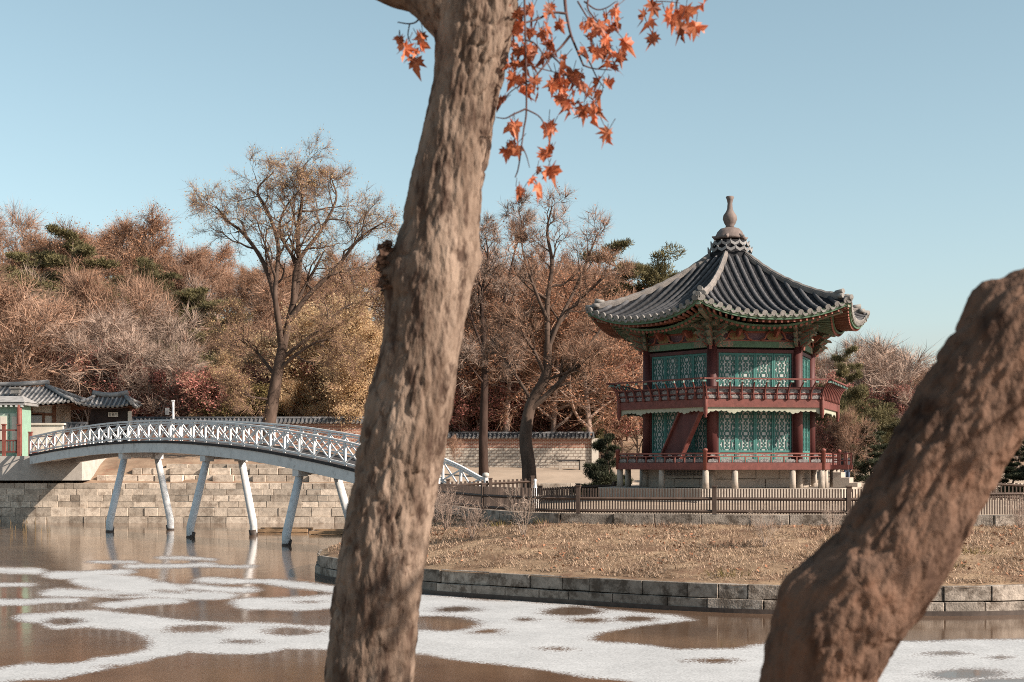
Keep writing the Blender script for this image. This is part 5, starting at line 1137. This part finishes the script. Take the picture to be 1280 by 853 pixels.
# ------------------------------------------------------------------ person
def person():
    x, y = W(1058, 0, 68)[:2]; z = float(island_z(np.array(x), np.array(y)))
    me = bpy.data.meshes.new('person'); V = [(0,0,.95),(0,0,1.15),(0,-.01,1.35),(0,0,1.47),(0,-.02,1.53),(0,-.03,1.63),(0,-.02,1.70),(-.18,0,1.40),(-.24,.02,1.15),(-.2,-.08,.93),(-.19,-.12,.86),(.18,0,1.40),(.24,.02,1.15),(.2,-.08,.93),(.19,-.12,.86),(-.09,0,.9),(-.1,-.03,.5),(-.1,.02,.1),(-.1,-.12,.05),(.09,0,.9),(.1,.02,.5),(.1,.05,.1),(.1,-.09,.05)]
    E = [(0,1),(1,2),(2,3),(3,4),(4,5),(5,6),(2,7),(7,8),(8,9),(9,10),(2,11),(11,12),(12,13),(13,14),(0,15),(15,16),(16,17),(17,18),(0,19),(19,20),(20,21),(21,22)]
    Rr = [.15,.15,.17,.07,.065,.1,.08,.085,.065,.045,.04,.085,.065,.045,.04,.11,.075,.05,.045,.11,.075,.05,.045]
    me.from_pydata([(a * 1.0, c, e) for a, c, e in V], E, []); o = bpy.data.objects.new('person', me); COL.objects.link(o); o.location = (x, y, z)
    sk = o.modifiers.new('skin', 'SKIN'); 
    for i, r in enumerate(Rr): me.skin_vertices[0].data[i].radius = (r, r)
    me.skin_vertices[0].data[0].use_root = True
    su = o.modifiers.new('sub', 'SUBSURF'); su.levels = su.render_levels = 1
    dg = bpy.context.evaluated_depsgraph_get(); nm = bpy.data.meshes.new_from_object(o.evaluated_get(dg)); o.modifiers.clear(); o.data = nm
    nm.materials.clear()
    for q in ('skin', 'jacket', 'jeans', 'black_wood'): nm.materials.append(MT[q])
    for p in nm.polygons:
        h = p.center.z; p.use_smooth = True; p.material_index = 0 if (h > 1.5 or (h < .91 and abs(p.center.x) > .16)) else (1 if h > .9 else (2 if h > .1 else 3))
    tag(o, 'person in dark jacket and blue jeans standing beside the pavilion steps', 'person')
    b = MB(); b.lathe([(.03, 1.58), (.105, 1.6), (.115, 1.68), (.09, 1.76), (.02, 1.79)], (0, .012, 0), 10); h = b.build('hair', MT['hair'], smooth=True); h.parent = o
person()

# ------------------------------------------------------------------ the two front trees
def bark_tube(name, P, R, m, parent, n=150, seed=1, amp=(.012, .006), bumps=(), stretch=.35, ring=.0085):
    C = resample(np.c_[catmull(P, 240), np.interp(np.linspace(0, len(P) - 1, 240), range(len(P)), R)], ring); rad = C[:, 3]; C = C[:, :3]; k = len(C)
    T = np.gradient(C, axis=0); T /= np.linalg.norm(T, axis=1)[:, None]; x = unit(np.cross(T[0], (0, 1, .1))); Xv = np.zeros_like(C)
    for i in range(k): x = unit(x - T[i] * x.dot(T[i])); Xv[i] = x
    Yv = np.cross(T, Xv); a = np.arange(n) * 2 * math.pi / n; N = np.cos(a)[None, :, None] * Xv[:, None] + np.sin(a)[None, :, None] * Yv[:, None]
    V = C[:, None] + rad[:, None, None] * N; L = np.arange(k) * ring; D = np.zeros((k, n)); o = seed * 11.7
    for i in range(k):
        for j in range(n):
            cx, sx, l = math.cos(a[j]), math.sin(a[j]), L[i]; r0 = rad[i]
            p = Vector((cx * r0 * 17 + o, sx * r0 * 17, l * 17 * stretch)); pw = p + mnoise.noise_vector(p * .45) * .7 + mnoise.noise_vector(p * 2.1) * .16
            v = mnoise.voronoi(pw)[0]; e = v[1] - v[0]; msk = min(1, max(.12, .55 + 1.6 * mnoise.noise(p * .22)))
            D[i, j] = amp[0] * 1.3 * mnoise.noise(Vector((cx * r0 * 4.5, sx * r0 * 4.5 + o, l * 2.6))) - amp[0] * 1.1 * msk * math.exp(-(e / .10) ** 2) + amp[0] * .5 * mnoise.noise(pw * .9) + amp[1] * 1.2 * mnoise.noise(Vector((p.x * 2.6, p.y * 2.6, p.z * 1.6))) + amp[1] * .9 * mnoise.noise(Vector((p.x * 6.5, p.y * 6.5, p.z * 4))) 
    V = V + N * D[:, :, None]
    for (c, r, h) in bumps:
        dd = np.linalg.norm(V - np.array(c), axis=2); V = V + N * (h * np.exp(-(dd / r) ** 2))[:, :, None]
    i = np.arange(k - 1)[:, None] * n; j = np.arange(n)[None]; j2 = (j + 1) % n; b = MB()
    b.add(V.reshape(-1, 3), np.stack([i + j, i + j2, i + n + j2, i + n + j], -1).reshape(-1, 4)); b.f.append((np.array([[b.n - n + q for q in range(n)]]), 0)); b.f.append((np.array([[n - 1 - q for q in range(n)]]), 0))
    return b.build(name, m, parent, smooth=True)
D1 = 5.7
lt = thing('maple_tree', (W(445, 0, D1)[0], D1, 1.95), 'pale barked tree trunk in front of the pond carrying red autumn leaves', 'tree')
S1 = D1 / F
rows = [(1110, 452, 66), (950, 456, 60), (853, 461, 56.5), (760, 470, 54.5), (620, 491.5, 52.5), (480, 518, 53), (400, 531, 51.5), (340, 541, 52.5), (290, 549, 49), (200, 564, 44.5), (120, 580, 42.5), (40, 597, 46), (0, 601, 49), (-60, 612, 47), (-160, 630, 42), (-320, 655, 38)]
bark_tube('trunk', [W(c, y, D1) for y, c, r in rows], [r * S1 * .97 for y, c, r in rows], MT['bark_front'], lt, seed=2, amp=(.0105, .0075), bumps=[(W(484, 338, D1 - .03), .10, .05), (W(596, 318, D1), .10, .02), (W(548, 25, D1), .12, .03)])
bark_tube('limb', [W(588, 45, D1 + .02), W(556, 6, D1 + .02), (W(525, -14, D1 + .05)), W(490, -22, D1 + .1), W(440, -48, D1 + .2), W(350, -120, D1 + .3)], [.12, .125, .105, .095, .085, .07], MT['bark_front'], lt, n=64, seed=5, amp=(.005, .003))
b = MB(); g_ = np.random.default_rng(8)
for q in range(120):
    yy = g_.uniform(303, 366); c = W(484 - 7 * math.exp(-((yy - 325) / 18) ** 2) + g_.normal(0, 3), yy, D1 - .03 + g_.normal(0, .03)); d_ = unit(g_.normal(0, .8, 3) + (-1, -.5, -.2)); w_ = unit(np.cross(d_, g_.normal(0, 1, 3))) * g_.uniform(.004, .012); e_ = c + d_ * g_.uniform(.012, .04)
    b.add([c - w_ + (.02, 0, 0), c + w_ + (.02, 0, 0), c + w_ * 1.2, c - w_ * 1.2, e_], [(0, 1, 2, 3)]); b.f.append((np.array([[b.n - 2, b.n - 3, b.n - 1]]), 0))
b.build('broken_stub', MT['bark_front_red'], lt)
# right trunk, closer
D2 = 3.6; S2 = D2 / F
rt = thing('leaning_tree', (W(1015, 0, D2)[0], D2, 1.95), 'thick dark red-brown trunk leaning across the corner of the view, closest to us', 'tree')
rows = [(1000, 1430, 82), (1006, 1150, 77), (1012, 960, 71), (1022, 853, 69), (1036, 805, 74), (1058, 758, 79), (1106, 705, 71), (1147, 629, 69), (1203, 531, 70), (1259, 439, 72), (1285, 409, 71), (1336, 393, 71), (1420, 372, 71), (1560, 330, 66), (1760, 230, 50), (1800, 200, 40)]
bark_tube('trunk', [W(x, y, D2) for x, y, r in rows], [r * S2 for x, y, r in rows], MT['bark_front_red'], rt, seed=7, amp=(.0085, .0075), stretch=.5, bumps=[(W(974, 738, D2 - .05), .05, .022), (W(1222, 356, D2), .05, .028), (W(1022, 700, D2), .05, -.02), (W(1010, 790, D2 - .15), .06, .025), (W(1080, 720, D2 - .15), .07, .02)])
# twigs and leaves of the front maple
def tw(pts, r0, d0=D1, dz=0.): return [W(x, y, d0 + o) for x, y, o in pts], r0
TW = [([(636, -60, 0), (690, -70, .2), (760, -60, .3), (840, -40, .3), (900, -20, .35)], .014), ([(700, -68, .2), (706, 0, .15), (708, 18, .12), (713, 42, .1), (722, 65, .08), (729, 82, .08)], .008), ([(708, 17, .12), (690, 16, .1), (672, 24, .05), (652, 30, 0), (640, 36, 0)], .006), ([(713, 44, .1), (702, 58, .1), (690, 70, .05), (668, 97, 0), (655, 104, 0)], .006), ([(729, 82, .08), (742, 86, .1), (765, 88, .1)], .004), ([(655, -60, .05), (656, 20, -.05), (657, 50, -.1), (658, 135, -.1), (655, 160, -.1), (652, 182, -.12), (648, 210, -.1), (644, 222, -.1)], .005),
      ([(658, 136, -.1), (642, 143, -.12), (632, 148, -.12), (620, 147, -.12)], .004), ([(658, 137, -.1), (674, 146, -.1), (682, 160, -.1), (683, 172, -.1)], .0035), ([(760, -60, .3), (735, 0, .2), (742, 22, .18), (752, 30, .15)], .005), ([(730, 2, .2), (745, 12, .2), (758, 10, .2), (770, 2, .2)], .004), ([(722, 2, .15), (736, 25, .12), (745, 35, .12)], .004), ([(722, 65, .08), (735, 75, .05), (745, 95, .05), (755, 110, .05)], .004), ([(690, 70, .05), (700, 80, .0), (712, 100, 0), (735, 120, 0)], .004), ([(735, 120, 0), (745, 130, 0), (752, 150, 0), (759, 163, 0)], .0025),
      ([(840, -40, .3), (820, -5, .3), (812, 4, .3), (806, 20, .3), (815, 42, .3)], .004), ([(900, -20, .35), (855, -5, .3), (845, 8, .3), (856, 25, .3)], .004), ([(812, 3, .3), (830, 2, .3), (850, 4, .3)], .003), ([(575, -60, .2), (530, 10, .15), (522, 26, .15), (512, 30, .15), (497, 28, .15)], .005), ([(512, 30, .15), (510, 45, .15), (514, 55, .15)], .003), ([(655, 105, 0), (645, 110, 0), (633, 120, 0), (628, 130, 0)], .003), ([(652, 182, -.12), (658, 195, -.12), (662, 210, -.12)], .003), ([(657, 50, -.1), (672, 58, -.1), (690, 90, -.05)], .004), ([(658, 80, -.1), (676, 86, -.1), (700, 92, -.05)], .0035)]
b = MB()
for pts, r in TW:
    P = catmull([W(x, y, D1 + o) for x, y, o in pts], len(pts) * 5); b.tube(P, r * np.linspace(1, .5, len(P)), 5)
b.build('twigs', MT['twig_front'], lt)
LF = [(637,8),(646,14),(655,18),(650,30),(665,10),(672,24),(640,40),(650,45),(662,38),(676,40),(683,32),(640,55),(650,62),(660,58),(672,62),(642,74),(632,82),(652,78),(664,70),(676,72),(640,92),(655,95),(668,100),(660,110),(650,115),(672,112),(685,66),(690,52),(630,126),(640,158),(632,188),(645,182),(686,155),(690,185),(682,192),(672,210),(665,222),(672,232),(645,235),(652,240),(684,212),
      (700,82),(708,70),(696,96),(706,100),(716,90),(722,98),(704,112),(690,106),(698,122),(708,128),(716,118),(728,104),(735,112),(720,128),(730,134),(742,128),(748,138),(738,142),(722,140),(712,135),(752,118),(758,104),(750,100),
      (728,30),(738,26),(748,30),(742,42),(736,48),(752,44),(760,40),(755,55),(748,62),(762,62),(770,12),(766,30),(772,24),(758,20),(740,60),(732,62),(775,70),(768,82),(760,76),(778,55),(772,68),
      (806,18),(818,6),(812,24),(816,45),(838,8),(848,14),(858,10),(842,22),(850,30),(862,38),(855,35),(880,4),(832,16),(870,30),
      (508,58),(518,62),(526,56),(514,70),(524,48),(500,48),(759,168),(520,76),(700,30),(690,6),(684,18)]
OUTL = [(0,-.06),(.10,-.12),(.30,-.22),(.22,-.05),(.52,.02),(.36,.12),(.50,.32),(.24,.28),(.22,.42),(.14,.40),(.0,.78),(-.14,.40),(-.22,.42),(-.24,.28),(-.50,.32),(-.36,.12),(-.52,.02),(-.22,-.05),(-.30,-.22),(-.10,-.12)]
def maple_leaf(b, c, s, rl):
    down = unit((rl.gauss(0, .45), rl.gauss(0, .45), -1)); nrm = unit(np.cross(down, (rl.gauss(0, 1), rl.gauss(0, 1), rl.gauss(0, .3)))); sd = np.cross(down, nrm); curl = rl.uniform(-.8, 1.5); fold = rl.uniform(.1, 1.5); V = [c + down * .12 * s]
    for x, y in OUTL:
        rr_ = math.hypot(x, y); jz = rl.uniform(.78, 1.18); x *= jz; y *= jz
        V.append(c + sd * x * s * (1 - .25 * fold) + down * y * s + nrm * s * (fold * .5 * abs(x) - curl * .45 * rr_ * rr_ + rl.gauss(0, .06)))
    k = len(OUTL); b.add(V, [(0, 1 + i, 1 + (i + 1) % k) for i in range(k)], 0 if rl.random() < .82 else 2)
    st = c - down * s * .06; b.tube([st - down * s * .5 + np.array((rl.gauss(0, .01), 0, 0)), st], .0016, 3, m=1)
b = MB(); rl = random.Random(4)
for (px, py) in LF:
    for q in range(2 if rl.random() < .55 else 1): maple_leaf(b, W(px + rl.uniform(-5, 5) * q, py + rl.uniform(-5, 5) * q, D1 + rl.uniform(-.12, .22)), rl.uniform(.05, .105), rl)
b.build('leaves', [MT['leaf_red'], MT['twig_front'], MT['leaf_dry']], lt)
# unseen limbs and leaves, added to the leaning tree to shade its trunk
b = MB(); lf = MB(); rl = random.Random(21); e0 = W(1760, 230, D2)
for q in range(6):
    d_ = unit((rl.uniform(.5, 1.2), rl.uniform(-.9, .2), rl.uniform(.1, .9))); P = [e0 - (.05, 0, 0)]
    for j in range(6): d_ = unit(d_ + np.array((rl.gauss(0, .15), rl.gauss(0, .15), rl.gauss(0, .12) + .03))); P.append(P[-1] + d_ * .42)
    P = catmull(np.array(P), 24); b.tube(P, np.linspace(.09, .012, 24), 8)
    for j in range(7, 24, 2):
        t2 = unit(np.array((rl.gauss(0, 1), rl.gauss(0, 1), rl.gauss(0, .7)))); Q = [P[j], P[j] + t2 * .3, P[j] + t2 * .55 + (0, 0, -.06)]; b.tube(catmull(np.array(Q), 7), np.linspace(.012, .004, 7), 5)
        for r_ in range(9):
            u = rl.uniform(.3, 1.1); maple_leaf(lf, P[j] + t2 * .55 * u + np.array((rl.gauss(0, .09), rl.gauss(0, .09), rl.gauss(-.06, .07))), rl.uniform(.06, .11), rl)
b.build('limb', MT['bark_front_red'], rt); lf.build('leaves', [MT['leaf_red'], MT['twig_front'], MT['leaf_dry']], rt)
